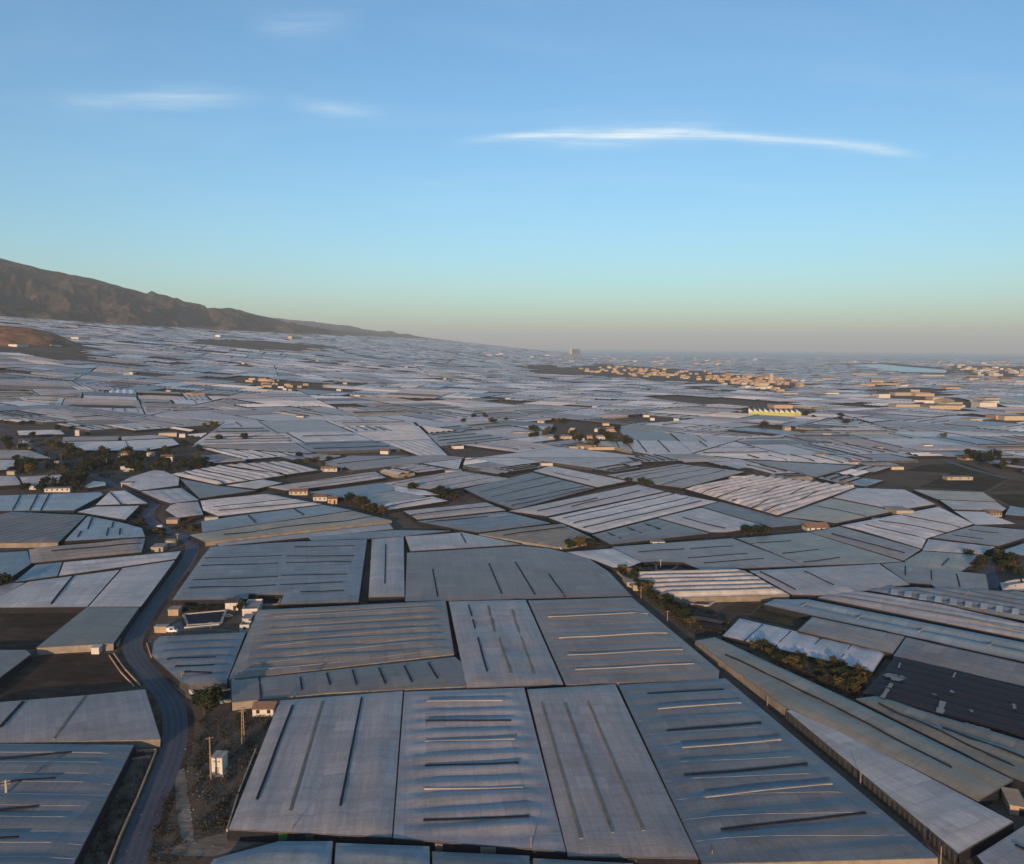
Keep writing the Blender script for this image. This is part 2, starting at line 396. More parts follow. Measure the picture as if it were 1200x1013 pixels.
def field_mat(name, c0, c1, c2, sc=.3):
    mt, t, b = newmat(name); tcn = N(t, 'ShaderNodeTexCoord'); ob = tcn.outputs['Object']
    a = tnoise(t, ob, .05, 5, .6, (1, 1, 1)); s = tnoise(t, ob, sc, 6, .72, (.25, 1, 1), .3)
    c = ramp(t, mth(t, 'ADD', mth(t, 'MULTIPLY', a, .5), mth(t, 'MULTIPLY', s, .5)), [(.38, c0), (.5, c1), (.62, c2)])
    t.links.new(c, b.inputs['Base Color']); b.inputs['Roughness'].default_value = .95; b.inputs['Specular IOR Level'].default_value = .08
    bp = N(t, 'ShaderNodeBump'); bp.inputs['Strength'].default_value = .7; bp.inputs['Distance'].default_value = .25
    t.links.new(s, bp.inputs['Height']); t.links.new(bp.outputs[0], b.inputs['Normal']); return mt
M_soil = field_mat('ploughed_soil', (.035, .024, .018), (.062, .042, .030), (.10, .07, .05))
M_soil2 = field_mat('bare_soil', (.05, .036, .024), (.085, .06, .04), (.14, .10, .07))
M_olive = field_mat('rough_grass', (.025, .026, .014), (.048, .045, .024), (.085, .07, .042), .6)
M_path = field_mat('pale_track', (.14, .11, .085), (.22, .175, .14), (.31, .26, .21), .8)
sheet('field', [(-40, 713), (103, 712), (42, 761), (-40, 762)], M_soil, .03)
sheet('field', [(38, 770), (80, 766), (131, 766), (168, 806), (100, 816), (0, 824), (-30, 826), (-30, 820)], M_soil, .03)
sheet('field', [(893, 710), (951, 723), (934, 738), (876, 724)], M_olive, .03)
sheet('field', [(842, 716), (864, 705), (892, 708), (874, 724), (866, 724), (846, 737)], M_soil2, .03)
sheet('field', [(1060, 552), (1083, 545), (1130, 543), (1182, 561), (1153, 576), (1077, 571), (1115, 555)], M_olive, .05)
sheet('field', [(1160, 580), (1260, 578), (1260, 596), (1186, 594)], M_olive, .05)
sheet('field', [(1160, 576), (1182, 563), (1260, 566), (1260, 575)], M_soil2, .05)
sheet('dirt_yard', [(196, 735), (212, 728), (216, 737), (290, 741), (254, 737), (186, 742)], M_path, .03)
sheet('dirt_track', [(225, 985), (268, 975), (330, 981), (250, 1004), (215, 1003), (190, 1000), (175, 1012), (172, 1003)], M_path, .03)
sheet('dirt_track', [(205, 905), (216, 900), (222, 940), (228, 985), (214, 990), (206, 945)], M_path, .035)
sheet('dirt_track', [(182, 768), (175, 752), (190, 748), (182, 764), (200, 790), (232, 815), (224, 822), (205, 806)], M_path, .03)
# ------------------------------------------------------------------ roads
def asphalt():
    mt, t, b = newmat('asphalt'); uv = N(t, 'ShaderNodeUVMap'); sp = N(t, 'ShaderNodeSeparateXYZ'); t.links.new(uv.outputs[0], sp.inputs[0])
    g = N(t, 'ShaderNodeNewGeometry'); n = tnoise(t, g.outputs['Position'], .5, 6, .7); n2 = tnoise(t, g.outputs['Position'], .04, 4, .6)
    c = ramp(t, mth(t, 'ADD', mth(t, 'MULTIPLY', n, .5), mth(t, 'MULTIPLY', n2, .5)), [(.36, (.040, .043, .055)), (.64, (.075, .078, .095))])
    w = mth(t, 'ABSOLUTE', mth(t, 'SINE', mth(t, 'MULTIPLY', sp.outputs[0], 4 * math.pi)))   # polished wheel tracks
    c = cmix(t, mth(t, 'MULTIPLY', mth(t, 'POWER', w, 3.0), .35), c, (.115, .12, .14))
    e = mth(t, 'GREATER_THAN', mth(t, 'ABSOLUTE', mth(t, 'SUBTRACT', sp.outputs[0], .5)), .46)
    c = cmix(t, mth(t, 'MULTIPLY', e, mth(t, 'MULTIPLY', n, .8)), c, (.16, .13, .10))
    t.links.new(c, b.inputs['Base Color']); b.inputs['Roughness'].default_value = .75; return mt
M_asph = asphalt()
def smooth_line(pts, it=3):
    for _ in range(it):
        o = [pts[0]]
        for a, b in zip(pts, pts[1:]): o += [a * .75 + b * .25, a * .25 + b * .75]
        pts = o + [pts[-1]]
    return pts
def ribbon(name, px, width, mat, h, uvs=True):
    pts = smooth_line([P(x, y) for x, y in px]); V, Fc, U = [], [], []
    for i, p in enumerate(pts):
        d = (pts[min(i + 1, len(pts) - 1)] - pts[max(i - 1, 0)]); d.z = 0; d.normalize(); s = Vector((d.y, -d.x, 0))
        for k in range(5):
            f = k / 4; q = p + s * (width * (f - .5)); V.append((q.x, q.y, T(q.x, q.y) + h + .06 * (1 - abs(2 * f - 1)))); U.append((f, i))
    for i in range(len(pts) - 1):
        for k in range(4): a = i * 5 + k; Fc.append((a, a + 1, a + 6, a + 5))
    me = bpy.data.meshes.new(name); me.from_pydata(V, [], Fc); uv = me.uv_layers.new(name='UVMap')
    for l in me.loops: uv.data[l.index].uv = U[l.vertex_index]
    struct(link(name, me, mat)); return pts
ROAD = [(140, 1060), (153, 1013), (170, 960), (196, 900), (205, 870), (206, 842), (200, 822), (185, 802), (166, 780), (153, 760), (160, 740), (178, 711), (204, 680), (222, 655), (227, 640), (218, 629), (195, 622), (175, 611), (173, 600), (184, 590), (176, 582), (141, 572), (112, 558), (56, 534), (30, 518), (10, 505), (-40, 492)]
ROADPTS = ribbon('road', ROAD, 7.2, M_asph, .05)
ribbon('verge', ROAD, 11.0, M_soil2, .015)
ribbon('lane', [(1170, 690), (1157, 672), (1158, 655), (1170, 643), (1200, 632), (1260, 622)], 7.0, M_asph, .05)
ribbon('lane', [(806, 748), (835, 768), (930, 850), (1010, 915), (1080, 975), (1150, 1035)], 4.0, M_soil2, .03)
ribbon('lane', [(1180, 561), (1130, 548), (1100, 536), (1040, 510), (1000, 490), (985, 478)], 7.0, M_asph, .08)
ribbon('lane', [(640, 650), (690, 640), (800, 628), (900, 617), (980, 607), (1060, 598), (1090, 590), (1062, 571)], 5.0, M_soil2, .05)
ribbon('lane', [(596, 600), (540, 606), (480, 596), (400, 580)], 5.0, M_soil2, .05)
# ------------------------------------------------------------------ greenhouses
def seg_dist(p, a, b):
    ax, ay = a; bx, by = b; dx, dy = bx - ax, by - ay; l = dx * dx + dy * dy
    t = 0 if l == 0 else max(0, min(1, ((p[0] - ax) * dx + (p[1] - ay) * dy) / l))
    return math.hypot(p[0] - ax - dx * t, p[1] - ay - dy * t)
PROF = {'ridge': [0, .25, .5, .75], 'arch': [0, .06, .14, .26, .38, .5, .62, .74, .86, .94], 'flat': [0, .5]}
def prof(style, f):
    if style == 'arch': return .5 - .5 * math.cos(2 * math.pi * f)
    if style == 'ridge': return 1 - abs(2 * f - 1) ** 1.15
    return .25 * (1 - abs(2 * f - 1))
def simplify(poly):
    return [p for i, p in enumerate(poly) if math.hypot(p[0] - poly[i - 1][0], p[1] - poly[i - 1][1]) > .6]
NGH = 0; TRACED = []
def greenhouse(poly, ang, style, period, film_, label, h=2.7, amp=1.2, vents=(), wall='net', near=True, group='plastic greenhouses covering the plain', du=None, fall=3.5, wave=.0, front=None):
    """poly: world XY outline of the roof edge; ang: direction of the ridges; vents: (x1,y1,x2,y2,kind) in world XY"""
    global NGH; NGH += 1
    if area2(poly) < 0: poly = poly[::-1]
    poly = simplify(poly)
    cx_, cy_ = sum(p[0] for p in poly) / len(poly), sum(p[1] for p in poly) / len(poly); z0 = T(cx_, cy_)
    ca, sa = math.cos(ang), math.sin(ang)
    loc = lambda p: ((p[0] - cx_) * ca + (p[1] - cy_) * sa, -(p[0] - cx_) * sa + (p[1] - cy_) * ca)
    glb = lambda p: (cx_ + p[0] * ca - p[1] * sa, cy_ + p[0] * sa + p[1] * ca)
    lp = [loc(p) for p in poly]; n = len(lp); ed = [(lp[i], lp[(i + 1) % n]) for i in range(n)]
    root = thing('greenhouse', label, 'greenhouse', (cx_, cy_, z0), ang, group)
    x0, x1 = min(p[0] for p in lp), max(p[0] for p in lp); y0, y1 = min(p[1] for p in lp), max(p[1] for p in lp)
    ns = max(1, round((y1 - y0) / period)); per = (y1 - y0) / ns
    sd_ = NGH * 3.7
    def zr(p):
        d = min(seg_dist(p, a, b) for a, b in ed); f = min(1, d / fall); f = f * f * (3 - 2 * f)
        k = ((p[1] - y0) / per) % 1.0
        w = mn.noise(Vector((p[0] * .06, p[1] * .06, sd_))) * .35
        if wave: w += wave * mn.noise(Vector((p[0] * .16, p[1] * .05, sd_ + 9)))
        return T(*glb(p)) - z0 + h + f * (amp * prof(style, k) + .25 + w)
    fr = PROF[style] if near else (PROF['ridge'][::2] if style != 'flat' else [0])
    if style == 'arch' and not near: fr = [0, .25, .5, .75]
    ys = [y0 + per * (s + f) for s in range(ns) for f in fr] + [y1]
    if du is None: du = 5.0 if near else 16.0
    nx = max(2, int((x1 - x0) / du)); xs = [x0 + (x1 - x0) * i / nx for i in range(nx + 1)]
    if near:
        xs = sorted(set(xs + [x0 + fall * .35, x0 + fall * .7, x1 - fall * .35, x1 - fall * .7]))
    V, Fc, idx = [], [], {}
    def vid(p):
        k = (round(p[0] * 50), round(p[1] * 50))
        if k not in idx: idx[k] = len(V); V.append((p[0], p[1], zr(p)))
        return idx[k]
    for i in range(len(xs) - 1):
        col = clip(clip(lp, 1, 0, xs[i + 1]), -1, 0, -xs[i])
        if len(col) < 3: continue
        c0, c1 = min(p[1] for p in col), max(p[1] for p in col)
        for j in range(len(ys) - 1):
            if ys[j + 1] <= c0 or ys[j] >= c1: continue
            c = clip(clip(col, 0, 1, ys[j + 1]), 0, -1, -ys[j])
            ids = []
            for p in c:
                k = vid(p)
                if k not in ids: ids.append(k)
            if len(ids) > 2: Fc.append(ids)
    me = bpy.data.meshes.new('roof'); me.from_pydata(V, [], Fc); me.materials.append(FILM[film_])
    me.polygons.foreach_set('use_smooth', [True] * len(me.polygons))
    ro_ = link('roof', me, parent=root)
    k_ = min(1.0, max(0.0, (math.hypot(cx_, cy_) - 330) / 450))          # farther roofs coloured lighter, standing in for sky reflection at grazing view
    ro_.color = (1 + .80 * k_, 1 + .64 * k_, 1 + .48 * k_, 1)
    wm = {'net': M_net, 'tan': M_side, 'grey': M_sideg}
    allw = MB()
    for i, (a, b) in enumerate(ed):
        L = math.hypot(b[0] - a[0], b[1] - a[1])
        if L < .5: continue
        w = MB() if near else allw; nx_, ny_ = (b[1] - a[1]) / L, -(b[0] - a[0]) / L; k = max(1, int(L / 12))
        for s in range(k):
            q = [(a[0] + (b[0] - a[0]) * f, a[1] + (b[1] - a[1]) * f) for f in (s / k, (s + 1) / k)]
            zt = [T(*glb(p)) - z0 for p in q]
            o = [(p[0] + nx_ * .5, p[1] + ny_ * .5) for p in q]
            w.quad((*o[0], zt[0] - .2), (*o[1], zt[1] - .2), (q[1][0], q[1][1], zt[1] + h - .02), (q[0][0], q[0][1], zt[0] + h - .02))
        if near:
            mx, my = glb(((a[0] + b[0]) / 2, (a[1] + b[1]) / 2)); wx, wy = nx_ * ca - ny_ * sa, nx_ * sa + ny_ * ca
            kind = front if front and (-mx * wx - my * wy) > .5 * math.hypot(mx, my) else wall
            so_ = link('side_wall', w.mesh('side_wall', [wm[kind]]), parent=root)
            # timber eave rail and a few props along the wall
            if L > 12:
                rl = MB(); kk = max(1, int(L / 14))
                for s in range(kk):
                    q = [(a[0] + (b[0] - a[0]) * f + nx_ * .06, a[1] + (b[1] - a[1]) * f + ny_ * .06) for f in (s / kk, (s + 1) / kk)]
                    rl.bar((*q[0], T(*glb(q[0])) - z0 + h - .12), (*q[1], T(*glb(q[1])) - z0 + h - .12), .14, .14)
                link('eave_rail', rl.mesh('eave_rail', [M_rail]), parent=so_)
    if not near: link('side_wall', allw.mesh('side_wall', [wm[wall]]), parent=root)
    for (ax, ay, bx, by, kind) in vents:
        a, b = loc((ax, ay)), loc((bx, by)); L = math.hypot(b[0] - a[0], b[1] - a[1])
        if L < 2: continue
        k = max(2, int(L / 7)); pts = []
        for s in range(k + 1):
            p = (a[0] + (b[0] - a[0]) * s / k, a[1] + (b[1] - a[1]) * s / k); pts.append(Vector((p[0], p[1], zr(p))))
        wdt, hh, mt_, nm = {'d': (.6, .24, M_net, 'roof_vent'), 'l': (.5, .28, M_lightvent, 'roof_vent'), 'g': (.7, .22, M_gutter, 'gutter'), 's': (.8, .35, M_net, 'gutter'), 'k': (.3, .06, M_net, 'gutter'), 'p': (.16, .04, M_lightvent, 'film_seam')}[kind]
        if not near and kind == 'd': wdt, hh = 1.0, .55
        vb = MB(); dx, dy = (b[0] - a[0]) / L, (b[1] - a[1]) / L; px_, py_ = -dy * wdt / 2, dx * wdt / 2
        for s, p in enumerate(pts):
            for sx_, dz in ((-1, -.3), (-1, hh), (1, hh), (1, -.3)): vb.v.append((p.x + px_ * sx_, p.y + py_ * sx_, p.z + dz))
        for s in range(k):
            o = s * 4
            for e in range(3): vb.f.append((o + e, o + e + 1, o + e + 5, o + e + 4)); vb.m.append(0)
        vb.f += [(0, 1, 2, 3), (k * 4 + 3, k * 4 + 2, k * 4 + 1, k * 4)]; vb.m += [0, 0]
        link(nm, vb.mesh(nm, [mt_]), parent=root)
    return root
def GH(px, redge, style, period, film_, label, vents='', h=2.7, amp=1.2, wall='net', **kw):
    """the same from photo pixels: px outline, redge index of the edge the ridges follow"""
    w = [P(x, y, h) for x, y in px]; poly = [(p.x, p.y) for p in w]
    a, b = w[redge % len(w)], w[(redge + 1) % len(w)]; ang = math.atan2(b.y - a.y, b.x - a.x)
    vs_ = []
    for v in vents:
        p, q_ = P(v[0], v[1], h + amp * .7), P(v[2], v[3], h + amp * .7); vs_.append((p.x, p.y, q_.x, q_.y, v[4]))
    TRACED.append(poly)
    return greenhouse(poly, ang, style, period, film_, label, h, amp, vs_, wall, **kw)
def seams(A, B, C, D_, n, h=2.7, jit=.0):
    """n film seams across a roof with corners A B C D (pixels), evenly spaced on the ground"""
    a, b, c, d = (P(*q, h) for q in (A, B, C, D_)); out = []
    for k in range(1, n):
        f = k / n; l, r = a.lerp(d, f), b.lerp(c, f); l, r = l.lerp(r, .02), l.lerp(r, .98); p, q = pix(l), pix(r); out.append((p[0], p[1], q[0], q[1], 'p'))
    return out
# ------------------------------------------------------------------ the greenhouses one can pick out, outlined from the photograph
D = 'd'; L_ = 'l'; G_ = 'g'; S = 's'
GH([(328, 821), (472, 810), (459, 981), (268, 972)], 1, 'ridge', 11, 'lav', 'front milky greenhouse beside the white hut, two dark slits and a tan seam running lengthwise',
   [(343, 828, 301, 939, D), (378, 823, 340, 953, G_), (424, 818, 399, 946, D)], amp=.5)
GH([(474, 811), (614, 806), (663, 998), (461, 982)], 0, 'arch', 7, 'lav', 'front pale blue greenhouse with humped bands and alternating white and black strips',
   [(500, 823, 589, 822, L_), (499, 846, 599, 845, D), (498, 869, 603, 867, L_), (498, 897, 608, 895, D), (497, 925, 613, 922, L_), (496, 961, 620, 957, D)], amp=.6, fall=8)
GH([(618, 808), (721, 802), (818, 1006), (666, 1003)], 3, 'ridge', 14, 'lav', 'front milky greenhouse with three tan lengthwise seams and no black slits',
   [(635, 825, 681, 984, G_), (662, 826, 718, 977, G_), (689, 823, 754, 975, G_)], amp=.5)
GH([(725, 803), (850, 795), (1099, 1005), (823, 1012)], 0, 'arch', 8.5, 'slate', 'large slate blue front greenhouse with black and cream strips beside the diagonal lane',
   [(759, 813, 848, 808, D), (771, 833, 868, 825, L_), (782, 856, 892, 847, D), (799, 878, 915, 868, L_), (802, 909, 946, 895, D), (826, 936, 975, 920, L_), (845, 972, 1015, 953, D)] + seams((725, 803), (850, 795), (1099, 1005), (823, 1012), 11), amp=.6, fall=7, front='tan')
GH([(250, 1007), (327, 986), (390, 986), (384, 1060), (222, 1060)], 1, 'arch', 9, 'blue', 'blue greenhouse with a rounded corner cut by the lower edge, leftmost there', [], fall=6)
GH([(394, 988), (503, 992), (504, 1060), (389, 1060)], 0, 'arch', 9, 'blue', 'blue greenhouse at the lower edge below the front milky greenhouse', [], fall=6)
GH([(507, 998), (620, 1003), (622, 1060), (508, 1060)], 0, 'arch', 9, 'slate', 'slate blue greenhouse at the lower edge below the banded front greenhouse', [], fall=6)
GH([(625, 1006), (742, 1012), (746, 1060), (626, 1060)], 0, 'arch', 9, 'grey', 'grey greenhouse barely showing at the lower edge, right of the others there', [], fall=6)
GH([(271, 798), (533, 770), (542, 777), (546, 804), (380, 812), (324, 818), (272, 823)], 4, 'flat', 12, 'grey', 'long narrow grey greenhouse with seven short black slits across it',
   [(304, 794, 306, 818, D), (352, 794, 354, 808, D), (383, 789, 387, 803, D), (413, 785, 418, 803, D), (444, 783, 452, 802, D), (474, 781, 483, 800, D), (502, 777, 513, 796, D)], amp=.3, front='tan')
GH([(302, 715), (522, 704), (532, 766), (268, 796)], 0, 'ridge', 8.5, 'grey', 'broad grey ribbed greenhouse behind the narrow strip, beside the white farm block', seams((302, 715), (522, 704), (532, 766), (268, 796), 13), amp=.9, fall=6, front='tan')
GH([(526, 705), (616, 703), (660, 802), (547, 806)], 3, 'ridge', 12, 'lav', 'rumpled milky greenhouse with broken black and tan lines between two grey roofs',
   [(549, 709, 557, 737, D), (560, 749, 571, 789, D), (572, 712, 580, 742, G_), (585, 750, 599, 791, G_), (600, 716, 626, 790, G_)], amp=.5, wave=.8)
GH([(619, 704), (740, 700), (843, 786), (842, 796), (663, 802)], 0, 'ridge', 7.5, 'grey', 'grey greenhouse with four long cream strips in the centre',
   [(642, 724, 759, 719, L_), (655, 748, 782, 742, L_), (665, 769, 800, 762, L_), (674, 785, 813, 778, L_)], amp=.6, fall=6, front='tan')
GH([(477, 648), (610, 640), (643, 643), (687, 653), (713, 670), (740, 698), (475, 705)], 6, 'flat', 14, 'brown', 'large brownish grey greenhouse with a curved right edge and four black slits',
   [(507, 667, 513, 699, D), (573, 661, 588, 696, D), (604, 659, 627, 697, D), (643, 673, 662, 699, D)], amp=.4)
GH([(436, 632), (473, 629), (474, 699), (432, 700)], 1, 'ridge', 12, 'lav', 'narrow upright pale greenhouse with one black slit, left of the brownish roof', [(452, 638, 451, 684, D)], amp=.5)
GH([(475, 629), (542, 624), (609, 638), (481, 646)], 3, 'flat', 14, 'lav', 'pale pointed greenhouse along the top of the brownish roof', [(540, 625, 546, 637, D)], amp=.3)
GH([(247, 641), (345, 635), (430, 632), (420, 705), (328, 708), (333, 697), (292, 696), (290, 702), (202, 703), (237, 653)], 1, 'ridge', 8, 'slate', 'big slate blue greenhouse right of the road with paired long black slits',
   [(240, 654, 330, 652, D), (335, 653, 415, 651, D), (236, 663, 326, 660, D), (335, 660, 412, 659, D), (226, 680, 326, 677, D), (330, 676, 407, 674, D), (222, 689, 323, 686, D), (328, 686, 402, 683, D), (352, 694, 403, 692, D), (345, 641, 416, 640, D)], amp=.6)
GH([(222, 627), (414, 599), (459, 610), (240, 635)], 0, 'ridge', 9, 'green', 'long greenish strip greenhouse running right from the road bend', [(262, 627, 440, 606, S)], amp=.8, front='tan')
GH([(254, 637), (456, 614), (461, 620), (256, 640)], 0, 'flat', 9, 'lav', 'thin pale strip greenhouse just below the long greenish one', [], amp=.3)
GH([(360, 629), (462, 621.5), (528, 622), (472, 628.5), (423, 631.5), (365, 634)], 0, 'flat', 9, 'slate', 'thin bluish strip greenhouse above the big slate one', [], amp=.3)
GH([(236, 611), (291, 603), (380, 592), (413, 598), (237, 624)], 1, 'flat', 10, 'slate', 'bluish grey wedge greenhouse above the long greenish strip', [(291, 604, 300, 613, S), (345, 597, 356, 604, S)], amp=.3)
GH([(235, 587), (313, 579), (378, 591), (256, 605), (238, 598)], 2, 'ridge', 9, 'white', 'bright white greenhouse with faint long lines, right of the road junction', [(250, 594, 345, 584, S), (256, 599, 365, 588, S)], amp=.9)
GH([(211, 561), (252, 569), (300, 575), (234, 584)], 0, 'flat', 12, 'dark', 'dark grey triangular greenhouse above the bright white one', [], amp=.3)
GH([(200, 556), (256, 546), (334, 557), (293, 563), (254, 568)], 4, 'ridge', 10, 'white', 'white greenhouse with long oblique ribs above the dark triangle', [(215, 553, 262, 566, S), (235, 550, 292, 562, S)], amp=1.4)
GH([(265, 569), (308, 562), (331, 566), (301, 573)], 0, 'ridge', 9, 'white', 'small white diamond greenhouse right of the dark triangle', [], amp=.8)
GH([(262, 545), (335, 541), (374, 551), (337, 556)], 1, 'ridge', 9, 'lav', 'pale ribbed greenhouse with several short shadows above the small white diamond', [(290, 544, 330, 554, S), (312, 543, 350, 553, S)], amp=1.2)
GH([(314, 571), (440, 553), (452, 560), (396, 568), (335, 575)], 0, 'ridge', 9, 'lav', 'pale blue striped greenhouse rising right from the tiled farmhouse', [(330, 569, 440, 555, D), (350, 571, 446, 558, D)], amp=1)
GH([(362, 577), (448, 566), (470, 572), (420, 586), (388, 581)], 0, 'flat', 10, 'slate', 'slate greenhouse behind the tiled farmhouse with the tall tree', [], amp=.3)
GH([(420, 585), (462, 575), (500, 582), (440, 596)], 0, 'ridge', 9, 'grey', 'grey greenhouse with a white corner right of the tall tree', [], amp=.5)
GH([(442, 592), (507, 582), (525, 587), (446, 599)], 0, 'ridge', 8, 'white', 'small white strip greenhouse above the dark lane', [(455, 594, 505, 585, S)], amp=.6)
GH([(447, 567), (537, 552), (598, 561), (522, 575), (500, 573)], 0, 'ridge', 8, 'lav', 'pale greenhouse with three parallel black lines left of the scrub patch', [(460, 568, 536, 554, D), (478, 570, 556, 556, D), (505, 573, 576, 560, D)], amp=.8)
GH([(455, 568), (498, 575), (515, 580), (470, 581)], 0, 'flat', 9, 'white', 'small white greenhouse right below the three black lines', [], amp=.3)
GH([(473, 599), (570, 589), (593, 598), (489, 609)], 0, 'ridge', 9, 'lav', 'pale ribbed strip greenhouse beneath the brown scrub patch', [(480, 604, 585, 593, S)], amp=.8)
GH([(489, 611), (592, 600), (645, 613), (561, 624), (541, 621)], 0, 'ridge', 9, 'slate', 'bluish greenhouse carrying one short white strip', [(572, 606, 594, 603, L_), (500, 612, 575, 605, S)], amp=.7)
GH([(561, 626), (624, 618), (659, 614), (697, 632), (652, 641)], 0, 'ridge', 5, 'green', 'pale greenish ribbed greenhouse with a lit front wall above the curved roof', [(590, 628, 665, 618, S)], amp=.8, front='tan')
GH([(544, 573), (624, 554), (697, 572), (603, 597), (571, 586)], 0, 'ridge', 9, 'dark', 'dark grey greenhouse with four long black lines in mid picture', [(562, 577, 645, 558, D), (575, 583, 662, 563, D), (592, 589, 685, 570, D), (600, 593, 692, 572, D)], amp=.6)
GH([(625, 552), (645, 546), (736, 564), (700, 571)], 1, 'ridge', 9, 'lav', 'pale narrow greenhouse running right above the dark grey lined roof', [(650, 555, 690, 563, S)], amp=.7)
GH([(597, 599), (748, 568), (779, 576), (641, 605)], 0, 'ridge', 8, 'lav', 'long milky greenhouse with short cross slits, upper of two alike in mid picture', [(630, 599, 700, 584, S), (670, 594, 750, 576, S)], amp=.7)
GH([(643, 607), (781, 577), (841, 588), (693, 625)], 0, 'ridge', 8, 'white', 'long milky white greenhouse with cross slits, lower and larger of two alike', [(660, 607, 790, 580, S), (672, 613, 806, 584, S), (684, 619, 822, 587, S)], amp=.7)
GH([(694, 627), (770, 608), (831, 625), (716, 638)], 0, 'ridge', 9, 'dark', 'dark slate greenhouse with short black slits beside the lane and small hut', [(712, 625, 728, 631, D), (735, 619, 752, 625, D), (755, 614, 775, 621, D)], amp=.5)
GH([(771, 607), (822, 595), (898, 617), (850, 624), (833, 624)], 1, 'ridge', 9, 'lav', 'milky greenhouse with brown notches along the lane', [(800, 607, 850, 620, S)], amp=.6)
GH([(823, 594), (844, 588), (911, 605), (962, 613), (904, 618)], 2, 'flat', 9, 'dark', 'narrow dark grey greenhouse under the boldly striped one', [], amp=.3)
GH([(711, 557), (796, 544), (873, 553), (801, 572), (746, 565)], 0, 'ridge', 9, 'grey', 'grey greenhouse with bold black lines left of the round white shed', [(735, 561, 812, 546, D), (752, 564, 832, 549, D), (775, 568, 850, 551, D), (722, 559, 800, 545, S)], amp=.8)
GH([(803, 573), (881, 558), (1003, 571), (911, 604)], 0, 'ridge', 8, 'white', 'boldly striped blue and white greenhouse with high ridges', [(822, 577, 880, 562, D), (838, 582, 905, 564, D), (858, 588, 925, 568, D), (880, 594, 950, 570, D), (896, 599, 970, 573, D)], h=3.8, amp=2.2)
GH([(1004, 572), (1060, 574), (1096, 591), (1051, 598), (976, 583)], 1, 'ridge', 9, 'lav', 'milky greenhouse left of the cream box building', [], amp=.6)
GH([(974, 584), (1049, 599), (980, 613), (914, 605)], 0, 'ridge', 9, 'green', 'greenish grey greenhouse right of the boldly striped one', [(950, 592, 1015, 605, S)], amp=.6)
GH([(985, 616), (1100, 594), (1141, 614), (1093, 629), (1086, 631), (1080, 643), (1010, 622)], 6, 'ridge', 9, 'white', 'large white greenhouse with faint oblique lines right of the lane', [(1030, 610, 1110, 624, S), (1050, 603, 1125, 618, S), (1015, 616, 1085, 632, S)], amp=.7)
GH([(949, 624), (983, 617), (1079, 644), (1059, 657)], 1, 'ridge', 9, 'grey', 'grey greenhouse band between the white roof and the greenish roof', [(975, 626, 1060, 649, S)], amp=.5)
GH([(864, 631), (947, 624), (1057, 658), (1030, 660), (943, 663)], 1, 'flat', 12, 'green', 'greenish greenhouse with three black slits in the right middle', [(880, 637, 927, 634, D), (917, 649, 959, 644, D), (942, 659, 984, 654, D)], amp=.4)
GH([(717, 641), (858, 631), (942, 663), (822, 668), (800, 659), (770, 658), (753, 659)], 0, 'flat', 12, 'grey', 'grey greenhouse with black slits behind the cream farmhouse and dark pond', [(748, 647, 802, 643.5, D), (809, 643, 859, 640, D), (806, 654, 876, 649, D), (825, 660, 895, 655, D)], amp=.4)
GH([(736, 672), (873, 669), (925, 697), (774, 701)], 0, 'arch', 7.5, 'white', 'white ribbed greenhouse with wavy humps above the blue pool', [], amp=1.8, front='tan')
GH([(878, 669), (1030, 661), (1066, 685), (973, 698), (928, 697)], 4, 'ridge', 9, 'lav', 'milky greenhouse with two oblique black slits right of the white ribbed one', [(891, 671, 932, 692, D), (943, 670, 977, 686, D)], amp=.6)
GH([(664, 647), (719, 643), (752, 659), (733, 666), (718, 665), (698, 657)], 1, 'ridge', 9, 'white', 'small white greenhouse between the curved roof and the cream farmhouse', [], amp=.5)
GH([(1033, 661), (1058, 659), (1124, 670), (1155, 673), (1159, 693), (1100, 691), (1091, 685), (1064, 683)], 1, 'flat', 12, 'grey', 'grey greenhouse strip with three short upright black slits by the right lane',
   [(1061, 664, 1061, 674, D), (1091, 669, 1092, 680, D), (1121, 673, 1125, 688, D)], amp=.3)
GH([(1060, 658), (1081, 646), (1152, 651), (1150, 662), (1135, 664), (1126, 670), (1068, 665)], 2, 'ridge', 9, 'green', 'dull green greenhouse left of the right-hand lane', [(1104, 663, 1112, 655, D)], amp=.5)
GH([(1081, 645), (1088, 632), (1166, 641), (1153, 648), (1152, 650)], 2, 'ridge', 9, 'lav', 'pale bluish strip greenhouse above the dull green one', [], amp=.6)
GH([(1093, 630), (1142, 616), (1210, 622), (1202, 630), (1170, 640)], 1, 'flat', 10, 'brown', 'dusty grey greenhouse with two black slits near the right edge', [(1116, 627, 1152, 632, D), (1135, 621, 1170, 625, D)], amp=.4)
GH([(1070, 574), (1152, 577), (1168, 588), (1098, 585)], 0, 'ridge', 9, 'green', 'pale greenish strip greenhouse under the olive field', [], amp=.5)
GH([(1101, 586), (1168, 589), (1179, 596), (1175, 599), (1153, 598), (1117, 597)], 0, 'ridge', 9, 'lav', 'pale bluish strip greenhouse second below the olive field', [], amp=.5)
GH([(1118, 599), (1152, 600), (1190, 614), (1143, 615)], 0, 'flat', 10, 'white', 'white wedge greenhouse below the small tan house near the right edge', [], amp=.4)
GH([(1184, 593), (1200, 596), (1230, 600), (1230, 608), (1178, 603)], 0, 'ridge', 9, 'slate', 'slate greenhouse cut by the right edge beside the small tan house', [], amp=.4)
GH([(1170, 647), (1200, 637), (1230, 640), (1230, 654), (1200, 651)], 1, 'flat', 9, 'blue', 'blue greenhouse cut by the right edge above the brown hut', [], amp=.4)
GH([(1172, 683), (1200, 680), (1230, 681), (1230, 693), (1175, 692)], 0, 'arch', 6, 'white', 'small white tunnel greenhouse with black slits at the right edge', [(1184, 680, 1190, 687, D), (1196, 680, 1202, 687, D)], amp=2)
